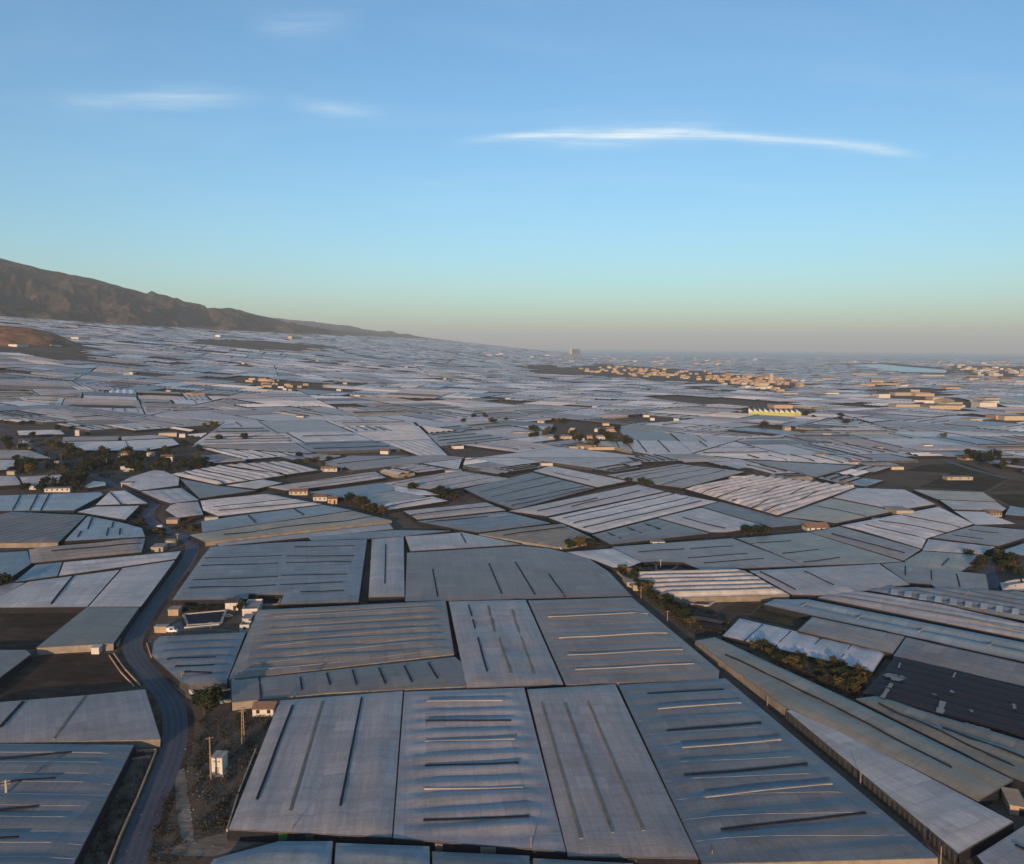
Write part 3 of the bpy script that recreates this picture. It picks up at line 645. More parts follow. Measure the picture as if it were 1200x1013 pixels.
GH([(1013, 691), (1040, 688), (1120, 690), (1240, 696), (1240, 735), (1100, 707)], 5, 'arch', 9, 'slate', 'blue greenhouse at right patched with a row of white squares', [(1135, 694, 1131, 699, L_)], amp=1.0)
GH([(958, 700), (1003, 692), (1100, 708), (1240, 740), (1240, 757)], 1, 'ridge', 8, 'lav', 'pale greenhouse strip with tan streaks between two blue roofs at right', [(985, 698, 1240, 748, G_)], amp=.8)
GH([(895, 708), (908, 702.5), (947, 702.5), (1240, 761), (1240, 784), (1060, 744), (952, 721)], 2, 'arch', 12, 'blue', 'long blue greenhouse at right with four short cream cross strips',
   [(951, 703, 940, 711, L_), (1015, 716, 1005, 725, L_), (1086, 731, 1077, 741, L_), (1167, 747, 1159, 758, L_)], amp=1.2, fall=8)
GH([(952, 723), (1060, 746), (1046, 766), (935, 739)], 0, 'ridge', 7, 'grey', 'worn grey greenhouse right of the olive plot, above the five white bays', [], amp=.5, wave=.4)
GH([(1062, 747), (1240, 787), (1240, 814), (1047, 769)], 0, 'ridge', 7, 'grey', 'worn grey greenhouse strip along the upper side of the black net roof', [], amp=.5, wave=.4)
GH([(867, 725), (1038, 764), (1023, 787), (847, 745)], 1, 'arch', 9, 'white', 'white and blue greenhouse of five bays parted by black lines',
   [(894, 732, 872, 752, 'k'), (927, 740, 907, 760, 'k'), (963, 747.5, 943, 767.5, 'k'), (998, 756, 982, 777, 'k')], amp=.3, fall=1.5, wave=.5, h=1.8)
GH([(815, 751), (838, 747), (1000, 822), (1187, 914), (1147, 938), (1040, 885), (920, 829)], 1, 'ridge', 12, 'green', 'long greenish grey greenhouse running diagonally beside the scrub to the right edge',
   [(850, 767, 977, 828, D), (977, 828, 1115, 900, D)], amp=.8, wave=.4, front='tan')
GH([(1003, 819), (1030, 815), (1075, 831), (1200, 868), (1240, 880), (1240, 934), (1188, 912)], 2, 'ridge', 12, 'green', 'worn greenish greenhouse below the black net roof at the right edge',
   [(1030, 825, 1188, 898, D), (1105, 853, 1215, 896, S)], amp=.8, wave=.5)
GH([(922, 833), (937, 831), (1187, 963), (1123, 1000)], 1, 'flat', 16, 'white', 'milky wedge greenhouse widening to the lower right with a posted side wall', [], amp=.4, wave=.3, front='grey')
GH([(1145, 1003), (1200, 968), (1250, 955), (1260, 1040), (1170, 1035)], 0, 'flat', 12, 'lav', 'milky greenhouse cut off by the lower right corner', [(1190, 990, 1215, 1003, D)], amp=.4)
GH([(1048, 770), (1240, 816), (1240, 877), (1200, 865), (1166, 853), (1107, 838), (1033, 817), (1012, 811), (1037, 786)], 0, 'ridge', 6, 'black', 'black net covered greenhouse at the right edge with torn pale scraps on it',
   [], amp=.7, fall=2)
# left of the road
GH([(187, 746), (288, 741), (266, 797), (266, 801), (222, 803), (211, 798), (178, 768), (180, 754)], 0, 'ridge', 8, 'slate', 'small ribbed grey greenhouse with three black slits at the inside of the road curve',
   [(196, 772, 253, 771, D), (205, 780, 251, 779, D), (216, 788, 248, 788, D)], amp=1.0, front='grey')
GH([(-70, 871), (157, 873), (86, 1013), (64, 1060), (-120, 1060)], 0, 'arch', 9, 'slate', 'large slate blue greenhouse with broad humps filling the lower left corner',
   [(-60, 894, 84, 883, D), (-60, 925, 65, 913, D), (-60, 955, 45, 945, D), (-60, 988, 22, 982, D)] + seams((-70, 871), (157, 873), (64, 1060), (-120, 1060), 13), amp=.5, fall=7)
GH([(-40, 829), (0, 823), (100, 815), (170, 808), (188, 866), (-40, 871)], 3, 'flat', 13, 'lav', 'milky greenhouse with a tan front wall left of the road curve', [(27, 822, 0, 853, S), (100, 815, 63, 866, G_)], amp=.4, front='tan')
GH([(103, 711), (163, 712), (133, 754), (43, 759)], 0, 'flat', 20, 'green', 'plain green grey greenhouse with a tan front wall between brown fields and the road', [], amp=.3, front='tan')
GH([(-40, 762), (31, 762), (36, 767), (-40, 824)], 1, 'flat', 14, 'grey', 'grey greenhouse corner between the two brown fields at the left edge', [], amp=.3, front='grey')
GH([(144, 666), (205, 657), (165, 711), (104, 711)], 2, 'flat', 14, 'white', 'bright white greenhouse leaning along the left side of the straight road', [], amp=.3)
GH([(33, 682), (140, 668), (102, 711), (0, 712), (-25, 712)], 1, 'flat', 18, 'white', 'large bright white greenhouse above the upper brown field', [(86, 675, 60, 708, S)], amp=.3)
GH([(75, 659), (212, 646), (206, 655), (69, 675)], 0, 'ridge', 10, 'white', 'white strip greenhouse reaching the road above the bright white pair', [], amp=.5)
GH([(42, 662), (73, 659), (67, 675), (17, 682)], 1, 'flat', 10, 'blue', 'small bluish white greenhouse left of the white strip', [], amp=.3)
GH([(-40, 692), (8, 684), (29, 683), (-2, 701), (-40, 714)], 2, 'flat', 10, 'lav', 'milky greenhouse sliver at the left edge above the upper brown field', [], amp=.3)
GH([(34, 644), (170, 631), (166, 647), (36, 660)], 0, 'ridge', 6, 'grey', 'ribbed grey strip greenhouse ending near the tank by the road', [(60, 646, 165, 636, S)], amp=.9)
GH([(-40, 650), (32, 646), (36, 661), (15, 675), (-40, 683)], 0, 'flat', 12, 'blue', 'dull blue greenhouse at the left edge behind the round bush', [], amp=.3)
GH([(-40, 612), (14, 600), (101, 604), (68, 636), (-40, 637)], 0, 'ridge', 6, 'dark', 'dark ribbed grey greenhouse at the left edge', [], amp=.7, front='tan')
GH([(103, 605), (140, 612), (166, 619), (170, 629), (76, 634)], 3, 'flat', 14, 'blue', 'blue greenhouse with short scattered black ticks left of the road bend', [(108, 607, 103, 620, S), (133, 612, 131, 619, S), (95, 623, 91, 630, S), (127, 619, 125, 628, S), (141, 620, 140, 627, S)], amp=.3)
GH([(-40, 582), (118, 577), (121, 580), (87, 598), (-40, 599)], 1, 'flat', 11, 'blue', 'pale blue greenhouse with slanted panels at the left edge', [(24, 581, 15, 598, S), (44, 580, 35, 598, S), (58, 579, 48, 598, S)], amp=.4)
GH([(129, 576), (146, 575), (173, 590), (112, 592)], 1, 'flat', 12, 'white', 'white greenhouse with one dark line in the fork of the road', [(129, 577, 143, 592, S)], amp=.3)
GH([(112, 594), (163, 593), (147, 609), (91, 600)], 0, 'flat', 14, 'white', 'white kite-shaped greenhouse beside the road fork', [], amp=.3)
GH([(140, 566), (154, 559), (180, 551), (192, 552), (210, 560), (209, 569), (164, 575)], 4, 'flat', 14, 'lav', 'milky greenhouse with many corners right of the road by the tan shed', [], amp=.3)
GH([(165, 576), (212, 572), (233, 586), (200, 590), (187, 586)], 1, 'ridge', 8, 'lav', 'milky ribbed greenhouse right of the road before the bend', [], amp=.4)
GH([(200, 592), (232, 588), (238, 603), (208, 607), (194, 598)], 2, 'ridge', 7, 'lav', 'small rumpled milky greenhouse inside the road bend', [], amp=.8, wave=.9)
GH([(-40, 559), (18, 558), (26, 568), (-40, 572)], 0, 'ridge', 9, 'lav', 'pale greenhouse at the left edge before the dark trees', [], amp=.5)
GH([(23, 559), (80, 556), (81, 565), (28, 569)], 0, 'ridge', 9, 'lav', 'pale greenhouse below the hamlet, left of the tall dark trees', [], amp=.5)
GH([(-40, 527), (36, 528), (60, 537), (-40, 538)], 0, 'ridge', 9, 'grey', 'grey roofed greenhouse left of the road through the hamlet', [], amp=.6)
GH([(-40, 539), (17, 539), (17, 550), (-40, 553)], 0, 'flat', 9, 'lav', 'pale greenhouse under the grey roofed one in the hamlet', [], amp=.3)
GH([(72, 518), (140, 517), (202, 514), (210, 521), (172, 528), (100, 528)], 5, 'flat', 14, 'white', 'wide white greenhouse behind the hamlet with a dark notch', [(147, 517, 150, 523, D)], amp=.3)
GH([(74, 512.5), (140, 511.5), (138, 516), (73, 517)], 0, 'ridge', 9, 'grey', 'grey greenhouse strip behind the wide white hamlet roof', [], amp=.5)
GH([(142, 512), (184, 510), (200, 513), (143, 516)], 0, 'ridge', 9, 'lav', 'pale greenhouse strip behind the wide white hamlet roof, right half', [], amp=.5)
GH([(20, 505), (70, 504), (76, 509), (22, 510)], 0, 'ridge', 9, 'white', 'small white greenhouse behind the tan house of the hamlet', [], amp=.5)
GH([(98, 570), (110, 564), (123, 565), (124, 569), (104, 572)], 0, 'flat', 9, 'white', 'tiny white greenhouse roof beside the hamlet road', [], amp=.3)
NT = NGH
for o in bpy.data.objects:
    if o.name.startswith('roof') and o.parent and o.parent.get('label', '').startswith('white and blue greenhouse of five'): o.color = (1.35, 1.42, 1.55, 1)
    if o.name.startswith('roof') and o.parent and o.parent.get('label', '').startswith('front pale blue'): o.color = (1.0, 1.08, 1.2, 1)
# white replacement sheets in a row on the patched blue greenhouse
patched = [o for o in bpy.data.objects if o.get('label', '').startswith('blue greenhouse at right patched')][0]
inv = Matrix.Rotation(-patched.rotation_euler[2], 4, 'Z') @ Matrix.Translation(-patched.location)
for qx, qy in ((1048, 693.5), (1064, 696), (1081.5, 699.5), (1099.5, 702), (1117, 705), (1135, 708), (1153, 710), (1171, 713), (1190, 716)):
    mb = MB(); c = [inv @ P(qx + dx, qy + dy, 3.95) for dx, dy in ((-4.5, 3), (4.0, 4), (4.8, -2.6), (-3.6, -3.2))]
    mb.poly([tuple(p) for p in c]); mb.poly([(p.x, p.y, p.z - .08) for p in reversed(c)])
    for i in range(4):
        a, b = c[i], c[(i + 1) % 4]; mb.quad((a.x, a.y, a.z - .08), (b.x, b.y, b.z - .08), tuple(b), tuple(a))
    link('film_patch', mb.mesh('film_patch', [FILM['white']]), parent=patched)
# ------------------------------------------------------------------ the plain beyond: districts of greenhouses
FRONT = [(-400, 496), (0, 498), (60, 500), (80, 508), (205, 508), (216, 520), (240, 540), (256, 544), (340, 539), (378, 549), (400, 551), (440, 551), (537, 549.5), (600, 559), (622, 551), (645, 544), (711, 554), (796, 542), (875, 550), (883, 556), (1004, 568), (1040, 566), (1058, 549), (1083, 542), (1130, 541), (1186, 559), (1260, 563), (1700, 575)]
FRONT = [(x, y + (16 if 210 <= x <= 1040 else 0)) for x, y in FRONT]
BOX = [(min(p[0] for p in q), max(p[0] for p in q), min(p[1] for p in q), max(p[1] for p in q), q) for q in TRACED]
RD = [(p.x, p.y) for p in ROADPTS]
def free(poly):
    """0 wholly taken, 1 wholly free, 2 partly"""
    n = len(poly); cx_, cy_ = sum(p[0] for p in poly) / n, sum(p[1] for p in poly) / n; pts = [(cx_, cy_)]
    for i in range(n):
        a, b = poly[i], poly[(i + 1) % n]; k = max(1, int(math.hypot(b[0] - a[0], b[1] - a[1]) / 7))
        for s in range(k):
            p = (a[0] + (b[0] - a[0]) * s / k, a[1] + (b[1] - a[1]) * s / k); pts += [p, ((p[0] + cx_) / 2, (p[1] + cy_) / 2)]
    hit = 0
    x0, x1, y0, y1 = min(p[0] for p in pts), max(p[0] for p in pts), min(p[1] for p in pts), max(p[1] for p in pts)
    near_ = [q for bx0, bx1, by0, by1, q in BOX if bx0 < x1 + 2 and bx1 > x0 - 2 and by0 < y1 + 2 and by1 > y0 - 2]
    rd = [p for p in RD if x0 - 12 < p[0] < x1 + 12 and y0 - 12 < p[1] < y1 + 12]
    for p in pts:
        if any(inside(p, q) for q in near_) or any(math.hypot(p[0] - r[0], p[1] - r[1]) < 9 for r in rd): hit += 1
    if not hit and any(inside(v, poly) for q in near_ for v in q): return 2
    return 1 if not hit else (0 if hit == len(pts) else 2)
def front_y(x):
    for (a, ya), (b, yb) in zip(FRONT, FRONT[1:]):
        if a <= x <= b: return ya + (yb - ya) * (x - a) / (b - a)
    return FRONT[0][1]
FOOT = [(-900, 3300), (-420, 3350), (0, 3950), (150, 4650), (250, 5450), (330, 6350), (400, 7650), (470, 9900), (520, 12100), (3000, 12100)]
def foot_d(x):
    for (a, ya), (b, yb) in zip(FOOT, FOOT[1:]):
        if a <= x <= b: return ya + (yb - ya) * (x - a) / (b - a)
    return 12100
BARE = [[(672, 431), (705, 427), (800, 434), (935, 447), (938, 455), (905, 462), (840, 452), (760, 446), (690, 441)],          # town
        [(985, 427), (1040, 426), (1118, 433), (1118, 440), (1060, 438)],                                                       # lagoon
        [(1010, 457), (1110, 458), (1120, 470), (1040, 470)], [(1060, 473), (1180, 472), (1180, 480), (1080, 480)], [(1130, 488), (1260, 486), (1260, 495), (1140, 495)],                             # sheds
        [(862, 482), (880, 475), (945, 476), (948, 491), (870, 491)],                                                            # sawtooth factory
        [(600, 430), (640, 428), (682, 434), (690, 441), (640, 440)], [(745, 463), (870, 468), (940, 476), (870, 477), (760, 470)],
        [(225, 398), (330, 402), (400, 409), (330, 412), (235, 404)], [(285, 442), (345, 446), (395, 452), (330, 460), (290, 455)],
        [(1110, 428), (1260, 432), (1260, 448), (1130, 440)],
        [(632, 505), (660, 506), (700, 510), (755, 524), (700, 522), (645, 514)], [(552, 490), (580, 486), (605, 494), (565, 496)],
        [(395, 530), (440, 532), (460, 538), (430, 538)], [(1110, 524), (1135, 526), (1240, 550), (1240, 556), (1180, 545)]]
a_, b_ = P(643, 607), P(781, 577); BASE = math.atan2(b_.y - a_.y, b_.x - a_.x)
rs = random.Random(5)
seeds = []
d_ = 420.0
while d_ < 12500:
    n_ = max(4, int(9 if d_ < 3000 else 11)); off = rs.random()
    for k in range(n_):
        s_ = ((k + off) / n_ * 2 - 1) * .95
        seeds.append((s_ * d_ * 1.0 + rs.uniform(-.06, .06) * d_, d_ * rs.uniform(.88, 1.12), BASE + rs.gauss(0, .22) + (rs.choice((0, 0, math.pi / 4)) if d_ > 900 else 0)))
    d_ *= 1.34
cells = []
def status(poly):
    pts = poly + [((poly[i][0] + poly[i - 1][0]) / 2, (poly[i][1] + poly[i - 1][1]) / 2) for i in range(len(poly))]
    up = dn = vis = 0
    for x, y in pts:
        if y < 200: dn += 1; continue
        q = pix((x, y, T(x, y)))
        if q[1] < front_y(q[0]): up += 1
        else: dn += 1
        if -60 < q[0] < 1260: vis += 1
    if not vis: return 0
    return 1 if not dn else (0 if not up else 2)
def split(poly, ang, depth=0):
    A = abs(area2(poly))
    if A < 450 or len(poly) < 3 or depth > 16: return
    cx_, cy_ = sum(p[0] for p in poly) / len(poly), sum(p[1] for p in poly) / len(poly); dist = math.hypot(cx_, cy_)
    tgt = 7500 if dist < 1300 else 6500 if dist < 3500 else 8000 if dist < 7000 else 15000
    ca, sa = math.cos(ang), math.sin(ang)
    us = [p[0] * ca + p[1] * sa for p in poly]; vs2 = [-p[0] * sa + p[1] * ca for p in poly]
    du_, dv_ = max(us) - min(us), max(vs2) - min(vs2)
    if A < tgt * rs.uniform(.55, 1.9) and max(du_, dv_) < 420:
        st = status(poly)
        if st == 0: return
        if st == 1 and dist < 1600:
            fr = free(poly)
            if fr == 0: return
            st = fr
            if fr == 2 and A < 700: return
        if st == 1: cells.append((poly, ang, du_ > dv_ * 1.0)); return
        if A < 700: return
    elif A < 4e5 and status(poly) == 0: return
    f = rs.uniform(.36, .64)
    if du_ * rs.uniform(.7, 1.3) > dv_: c = min(us) + du_ * f; n1 = (ca, sa)
    else: c = min(vs2) + dv_ * f; n1 = (-sa, ca)
    split(clip(poly, n1[0], n1[1], c), ang, depth + 1); split(clip(poly, -n1[0], -n1[1], -c), ang, depth + 1)
big = [(-12000, 250), (12000, 250), (12000, 12600), (-12000, 12600)]
for i, (x, y, an) in enumerate(seeds):
    poly = big
    for j, (u, v, _) in enumerate(seeds):
        if i == j: continue
        nx_, ny_ = u - x, v - y; poly = clip(poly, nx_, ny_, (u * u + v * v - x * x - y * y) / 2)
        if len(poly) < 3: break
    if len(poly) > 2: split(poly, an)
good = []
for poly, an, lng in cells:
    cx_, cy_ = sum(p[0] for p in poly) / len(poly), sum(p[1] for p in poly) / len(poly); q = pix((cx_, cy_, T(cx_, cy_)))
    dp = (Vector((cx_, cy_, T(cx_, cy_))) - CAM).dot(fwd)
    if dp > foot_d(q[0]) * 1.01: continue
    if q[0] < 112 and 2100 < dp < 2800: continue
    if any(inside(q, b) for b in BARE): continue
    if rs.random() < (.05 if dp < 1500 else .11): continue
    ins = rs.choice((.5, .7, 1.0, 1.6, 3.0)) * (1 if dp < 2500 else 1.7)
    p2 = poly if area2(poly) > 0 else poly[::-1]
    c = p2
    for i in range(len(p2)):
        a, b = p2[i], p2[(i + 1) % len(p2)]; L = math.hypot(b[0] - a[0], b[1] - a[1])
        if L < .01: continue
        nx_, ny_ = (b[1] - a[1]) / L, -(b[0] - a[0]) / L; c = clip(c, nx_, ny_, nx_ * a[0] + ny_ * a[1] - ins)
        if len(c) < 3: break
    if len(c) < 3 or abs(area2(c)) < 350: continue
    pp = [pix((x, y, T(x, y) + 2.8)) for x, y in c]
    good.append((abs(area2(pp)), c, an if (lng or rs.random() < .3) else an + math.pi / 2, q, dp))
TAKEN = BOX + [(min(p[0] for p in g[1]), max(p[0] for p in g[1]), min(p[1] for p in g[1]), max(p[1] for p in g[1]), g[1]) for g in good]
def taken(p): return any(x0 < p[0] < x1 and y0 < p[1] < y1 and inside(p, q) for x0, x1, y0, y1, q in TAKEN)
good.sort(key=lambda g: -g[0])
NIND = 300 - NT
WORD = {'white': 'white', 'lav': 'milky', 'grey': 'grey', 'green': 'greenish', 'slate': 'slate blue', 'dark': 'dark grey', 'brown': 'dusty brown', 'blue': 'pale blue'}
def pick(): return rs.choices(['white', 'lav', 'grey', 'green', 'slate', 'dark', 'brown'], [20, 30, 20, 8, 10, 5, 5])[0]
NUMW = ['no', 'one', 'two', 'three', 'four', 'five', 'six', 'seven']
for A, c, an, q, dp in good[:NIND]:
    fl = pick(); ca, sa = math.cos(an), math.sin(an)
    us = [p[0] * ca + p[1] * sa for p in c]; ws = [-p[0] * sa + p[1] * ca for p in c]
    vs_ = []
    nv = rs.choice((0, 0, 0, 1, 2, 3, 4, 5))
    for k in range(nv):
        w = min(ws) + (max(ws) - min(ws)) * (k + .5) / nv
        # span of the line inside the outline
        cut = []
        for i in range(len(c)):
            (u1, w1), (u2, w2) = (us[i], ws[i]), (us[(i + 1) % len(c)], ws[(i + 1) % len(c)])
            if (w1 - w) * (w2 - w) < 0: cut.append(u1 + (u2 - u1) * (w - w1) / (w2 - w1))
        if len(cut) == 2 and abs(cut[1] - cut[0]) > 16:
            a, b = min(cut), max(cut); e = (b - a) * rs.uniform(.05, .12); a += e; b -= e
            vs_.append((a * ca - w * sa, a * sa + w * ca, b * ca - w * sa, b * sa + w * ca, rs.choice('ddddddl') if fl != 'white' else 'd'))
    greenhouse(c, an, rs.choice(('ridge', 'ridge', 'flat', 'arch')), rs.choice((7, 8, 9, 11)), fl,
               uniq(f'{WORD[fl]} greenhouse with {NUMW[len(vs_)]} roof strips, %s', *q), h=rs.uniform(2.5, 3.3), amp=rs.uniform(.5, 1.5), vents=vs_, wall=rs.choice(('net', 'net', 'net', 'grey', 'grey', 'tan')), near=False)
# everything smaller, back to the foot of the range: one mass of low roofs
def mass_mat():
    mt, t, b = newmat('film_far'); at = N(t, 'ShaderNodeAttribute', attribute_name='tone'); g = N(t, 'ShaderNodeNewGeometry')
    n = tnoise(t, g.outputs['Position'], .08, 5, .7); k = mth(t, 'MULTIPLY_ADD', n, .5, .75)
    hs = N(t, 'ShaderNodeHueSaturation'); t.links.new(at.outputs['Color'], hs.inputs['Color']); t.links.new(k, hs.inputs['Value'])
    t.links.new(hs.outputs[0], b.inputs['Base Color']); b.inputs['Roughness'].default_value = .42; b.inputs['Specular IOR Level'].default_value = .35
    return mt
TONE = {'white': (.80, .71, .62), 'lav': (.56, .49, .435), 'grey': (.40, .35, .31), 'green': (.35, .335, .28), 'slate': (.30, .29, .28), 'dark': (.17, .16, .155), 'brown': (.26, .22, .20)}
V, Fc, Mi, Tn = [], [], [], []
for A, c, an, q, dp in good[NIND:]:
    tn = TONE[pick()]; k_ = rs.uniform(.85, 1.15); tn = tuple(x * k_ for x in tn); h = rs.uniform(2.6, 3.8); ca, sa = math.cos(an), math.sin(an)
    cl_ = [(p[0] * ca + p[1] * sa, -p[0] * sa + p[1] * ca) for p in c]
    w0, w1 = min(p[1] for p in cl_), max(p[1] for p in cl_)
    ns = max(1, int((w1 - w0) / (9 if dp < 2000 else 16 if dp < 4000 else 40))); st = (w1 - w0) / (2 * ns); amp = rs.uniform(.4, 1.5)
    for s in range(2 * ns):
        a = clip(clip(cl_, 0, 1, w0 + st * (s + 1)), 0, -1, -(w0 + st * s))
        if len(a) < 3: continue
        n0 = len(V)
        for p in a:
            f = (p[1] - w0) / st; f = abs((f + 1) % 2 - 1); x, y = p[0] * ca - p[1] * sa, p[0] * sa + p[1] * ca; V.append((x, y, T(x, y) + h + amp * f))
        Fc.append(tuple(range(n0, n0 + len(a)))); Mi.append(0); Tn.append(tn)
    for i in range(len(c)):
        (x, y), (u, v) = c[i], c[(i + 1) % len(c)]; n0 = len(V)
        V += [(x, y, T(x, y) - .3), (u, v, T(u, v) - .3), (u, v, T(u, v) + h), (x, y, T(x, y) + h)]
        Fc.append((n0, n0 + 1, n0 + 2, n0 + 3)); Mi.append(1 if rs.random() < .88 else 2); Tn.append((.02, .02, .02))
    if dp < 3500 and rs.random() < .4:
        for k in range(rs.randint(1, 3)):
            w = w0 + (w1 - w0) * rs.uniform(.1, .9); a = clip(clip(cl_, 0, 1, w + .9), 0, -1, -(w - .9))
            if len(a) < 3: continue
            n0 = len(V)
            for p in a: x, y = p[0] * ca - p[1] * sa, p[0] * sa + p[1] * ca; V.append((x, y, T(x, y) + h + amp + .5))
            Fc.append(tuple(range(n0, n0 + len(a)))); Mi.append(1); Tn.append((.02, .02, .02))
me = bpy.data.meshes.new('greenhouse_mass'); me.from_pydata(V, [], Fc)
for mt in (mass_mat(), M_net, M_side): me.materials.append(mt)
me.polygons.foreach_set('material_index', Mi)
ca_ = me.color_attributes.new('tone', 'FLOAT_COLOR', 'CORNER'); buf = []
for f, tn in zip(me.polygons, Tn): buf += [*tn, 1.0] * f.loop_total
ca_.data.foreach_set('color', buf)
o = link('greenhouse_mass', me); o['kind'] = 'stuff'; o['label'] = 'unbroken pale carpet of distant plastic greenhouses reaching to the sea'; o['category'] = 'greenhouses'
# ------------------------------------------------------------------ water
mt, t_, b_ = newmat('pond_water'); b_.inputs['Base Color'].default_value = (.008, .011, .018, 1); b_.inputs['Roughness'].default_value = .6; b_.inputs['Specular IOR Level'].default_value = .12; M_pond = mt
mt, t_, b_ = newmat('pool_water'); b_.inputs['Base Color'].default_value = (.03, .14, .20, 1); b_.inputs['Roughness'].default_value = .4; b_.inputs['Specular IOR Level'].default_value = .25; M_pool = mt
mt, t_, b_ = newmat('lagoon_water'); b_.inputs['Base Color'].default_value = (.04, .10, .16, 1); b_.inputs['Roughness'].default_value = .2; M_lag = mt
def reservoir(px, mat, label, rim_mat, rim=.9, h=.6):
    w = [P(x, y) for x, y in px]
    if area2([(p.x, p.y) for p in w]) < 0: w.reverse()
    c = sum(w, Vector()) / len(w); root = thing('reservoir', label, 'reservoir', c)
    b = MB(); b.poly([(p.x - c.x, p.y - c.y, h * .7) for p in w]); link('water', b.mesh('water', [mat]), parent=root)
    for i in range(len(w)):
        a, e = w[i] - c, w[(i + 1) % len(w)] - c; k = MB(); k.bar((a.x, a.y, h / 2), (e.x, e.y, h / 2), rim, h + .4); link('rim_wall', k.mesh('rim_wall', [rim_mat]), parent=root)
    return root
reservoir([(215, 721), (265, 717), (259, 732), (220, 734)], M_pond, 'dark rectangular farm reservoir with pale rim near the white farm block', M_conc)
reservoir([(293, 699), (331, 699), (326, 710), (290, 711)], M_pond, 'dark blue reservoir set into the notch of the big slate greenhouse', M_tan)
reservoir([(800, 705), (815, 703.5), (840, 703.5), (830, 711), (808, 709)], M_pool, 'bright blue pool below the white ribbed greenhouse', M_conc)
reservoir([(769, 661), (796, 663), (788, 669), (769, 670)], M_pond, 'dark reservoir right of the cream farmhouse', M_tan)
reservoir([(240, 812), (272, 810), (272, 822), (248, 826)], M_pond, 'dark blue reservoir behind the big tree by the road', M_conc)
sheet('lagoon', [(995, 428), (1030, 427), (1060, 430), (1110, 434), (1108, 437.5), (1060, 436.5), (1015, 433.5)], M_lag, 1.5, sub=60)
# torn pale scraps lying on the black net
for i, (ax, ay, bx, by, w_) in enumerate([(1045, 801, 1034, 818, 1.6), (1038, 790, 1058, 797, 6.5), (1120, 788, 1117, 794, 1.0), (1105, 822, 1101, 836, 2.2), (1115, 809, 1116, 812, 1.4), (1094, 813, 1096, 815, 1.6), (1188, 825, 1189, 831, 1.4), (1138, 832, 1139, 835, 1.4), (1130, 848, 1160, 856, 2.0), (1055, 777, 1053, 783, .8)]):
    a, e = P(ax, ay, 3.6), P(bx, by, 3.6); c = (a + e) / 2; b = MB(); pts = []
    n_ = 5
    for k in range(n_):
        p = a.lerp(e, k / n_) - c; q_ = a.lerp(e, (k + 1) / n_) - c; s_ = (e - a).normalized().cross(Vector((0, 0, 1))) * w_ * .5
        r1, r2 = random.uniform(.5, 1.1), random.uniform(.5, 1.1)
        b.quad(tuple(p - s_ * r1), tuple(q_ - s_ * r2), tuple(q_ + s_ * r1 + Vector((0, 0, .12))), tuple(p + s_ * r2 + Vector((0, 0, .12))))
    o = link('plastic_scrap', b.mesh('plastic_scrap', [FILM['grey']]), loc=c); o['category'] = 'scrap'
    setlabel(o, uniq('torn pale plastic scrap, %s', (ax + bx) / 2, (ay + by) / 2)); o['group'] = 'plastic scraps on the black net roof'
# ------------------------------------------------------------------ buildings
def gable(b, x0, x1, y0, y1, z0, z1, mi=0, ov=.3):
    x0 -= ov; x1 += ov; y0 -= ov; y1 += ov; ym = (y0 + y1) / 2
    b.quad((x0, y0, z0), (x1, y0, z0), (x1, ym, z1), (x0, ym, z1), mi); b.quad((x1, y1, z0), (x0, y1, z0), (x0, ym, z1), (x1, ym, z1), mi)
    b.poly([(x0, y1, z0), (x0, y0, z0), (x0, ym, z1)], mi); b.poly([(x1, y0, z0), (x1, y1, z0), (x1, ym, z1)], mi); b.quad((x0, y0, z0), (x0, y1, z0), (x1, y1, z0), (x1, y0, z0), mi)
def house(base, w, d, h, rz, wall, roofm, kind, label, cat='house', name='house', group=None, wins=0, door=False, zb=-.6):
    root = thing(name, label, cat, base, rz, group)
    b = MB(); b.box(-w / 2, w / 2, -d / 2, d / 2, zb, h); link('wall', b.mesh('wall', [wall]), parent=root)
    r = MB()
    if kind == 'gable': gable(r, -w / 2, w / 2, -d / 2, d / 2, h + .02, h + .02 + min(w, d) * .22)
    elif kind == 'parapet':
        r.box(-w / 2 + .3, w / 2 - .3, -d / 2 + .3, d / 2 - .3, h + .004, h + .1)
    else: r.box(-w / 2 - .25, w / 2 + .25, -d / 2 - .25, d / 2 + .25, h + .004, h + .3)
    ro = link('roof', r.mesh('roof', [roofm]), parent=root)
    if kind == 'parapet':
        pm = MB()
        for x0, x1, y0, y1 in ((-w / 2, w / 2, -d / 2, -d / 2 + .28), (-w / 2, w / 2, d / 2 - .28, d / 2), (-w / 2, -w / 2 + .28, -d / 2 + .285, d / 2 - .285), (w / 2 - .28, w / 2, -d / 2 + .285, d / 2 - .285)): pm.box(x0, x1, y0, y1, h + .003, h + .75)
        link('parapet', pm.mesh('parapet', [wall]), parent=ro)
    for k in range(wins):
        x = -w / 2 + w * (k + .5) / wins; zz = h * .45
        wb = MB(); wb.box(x - .55, x + .55, -d / 2 - .05, -d / 2 + .2, zz, zz + 1.2); link('window', wb.mesh('window', [M_dark]), parent=root)
    if door:
        wb = MB(); wb.box(w * .22 - .6, w * .22 + .6, -d / 2 - .06, -d / 2 + .2, .01, 2.1); link('door', wb.mesh('door', [M_dark]), parent=root)
    return root
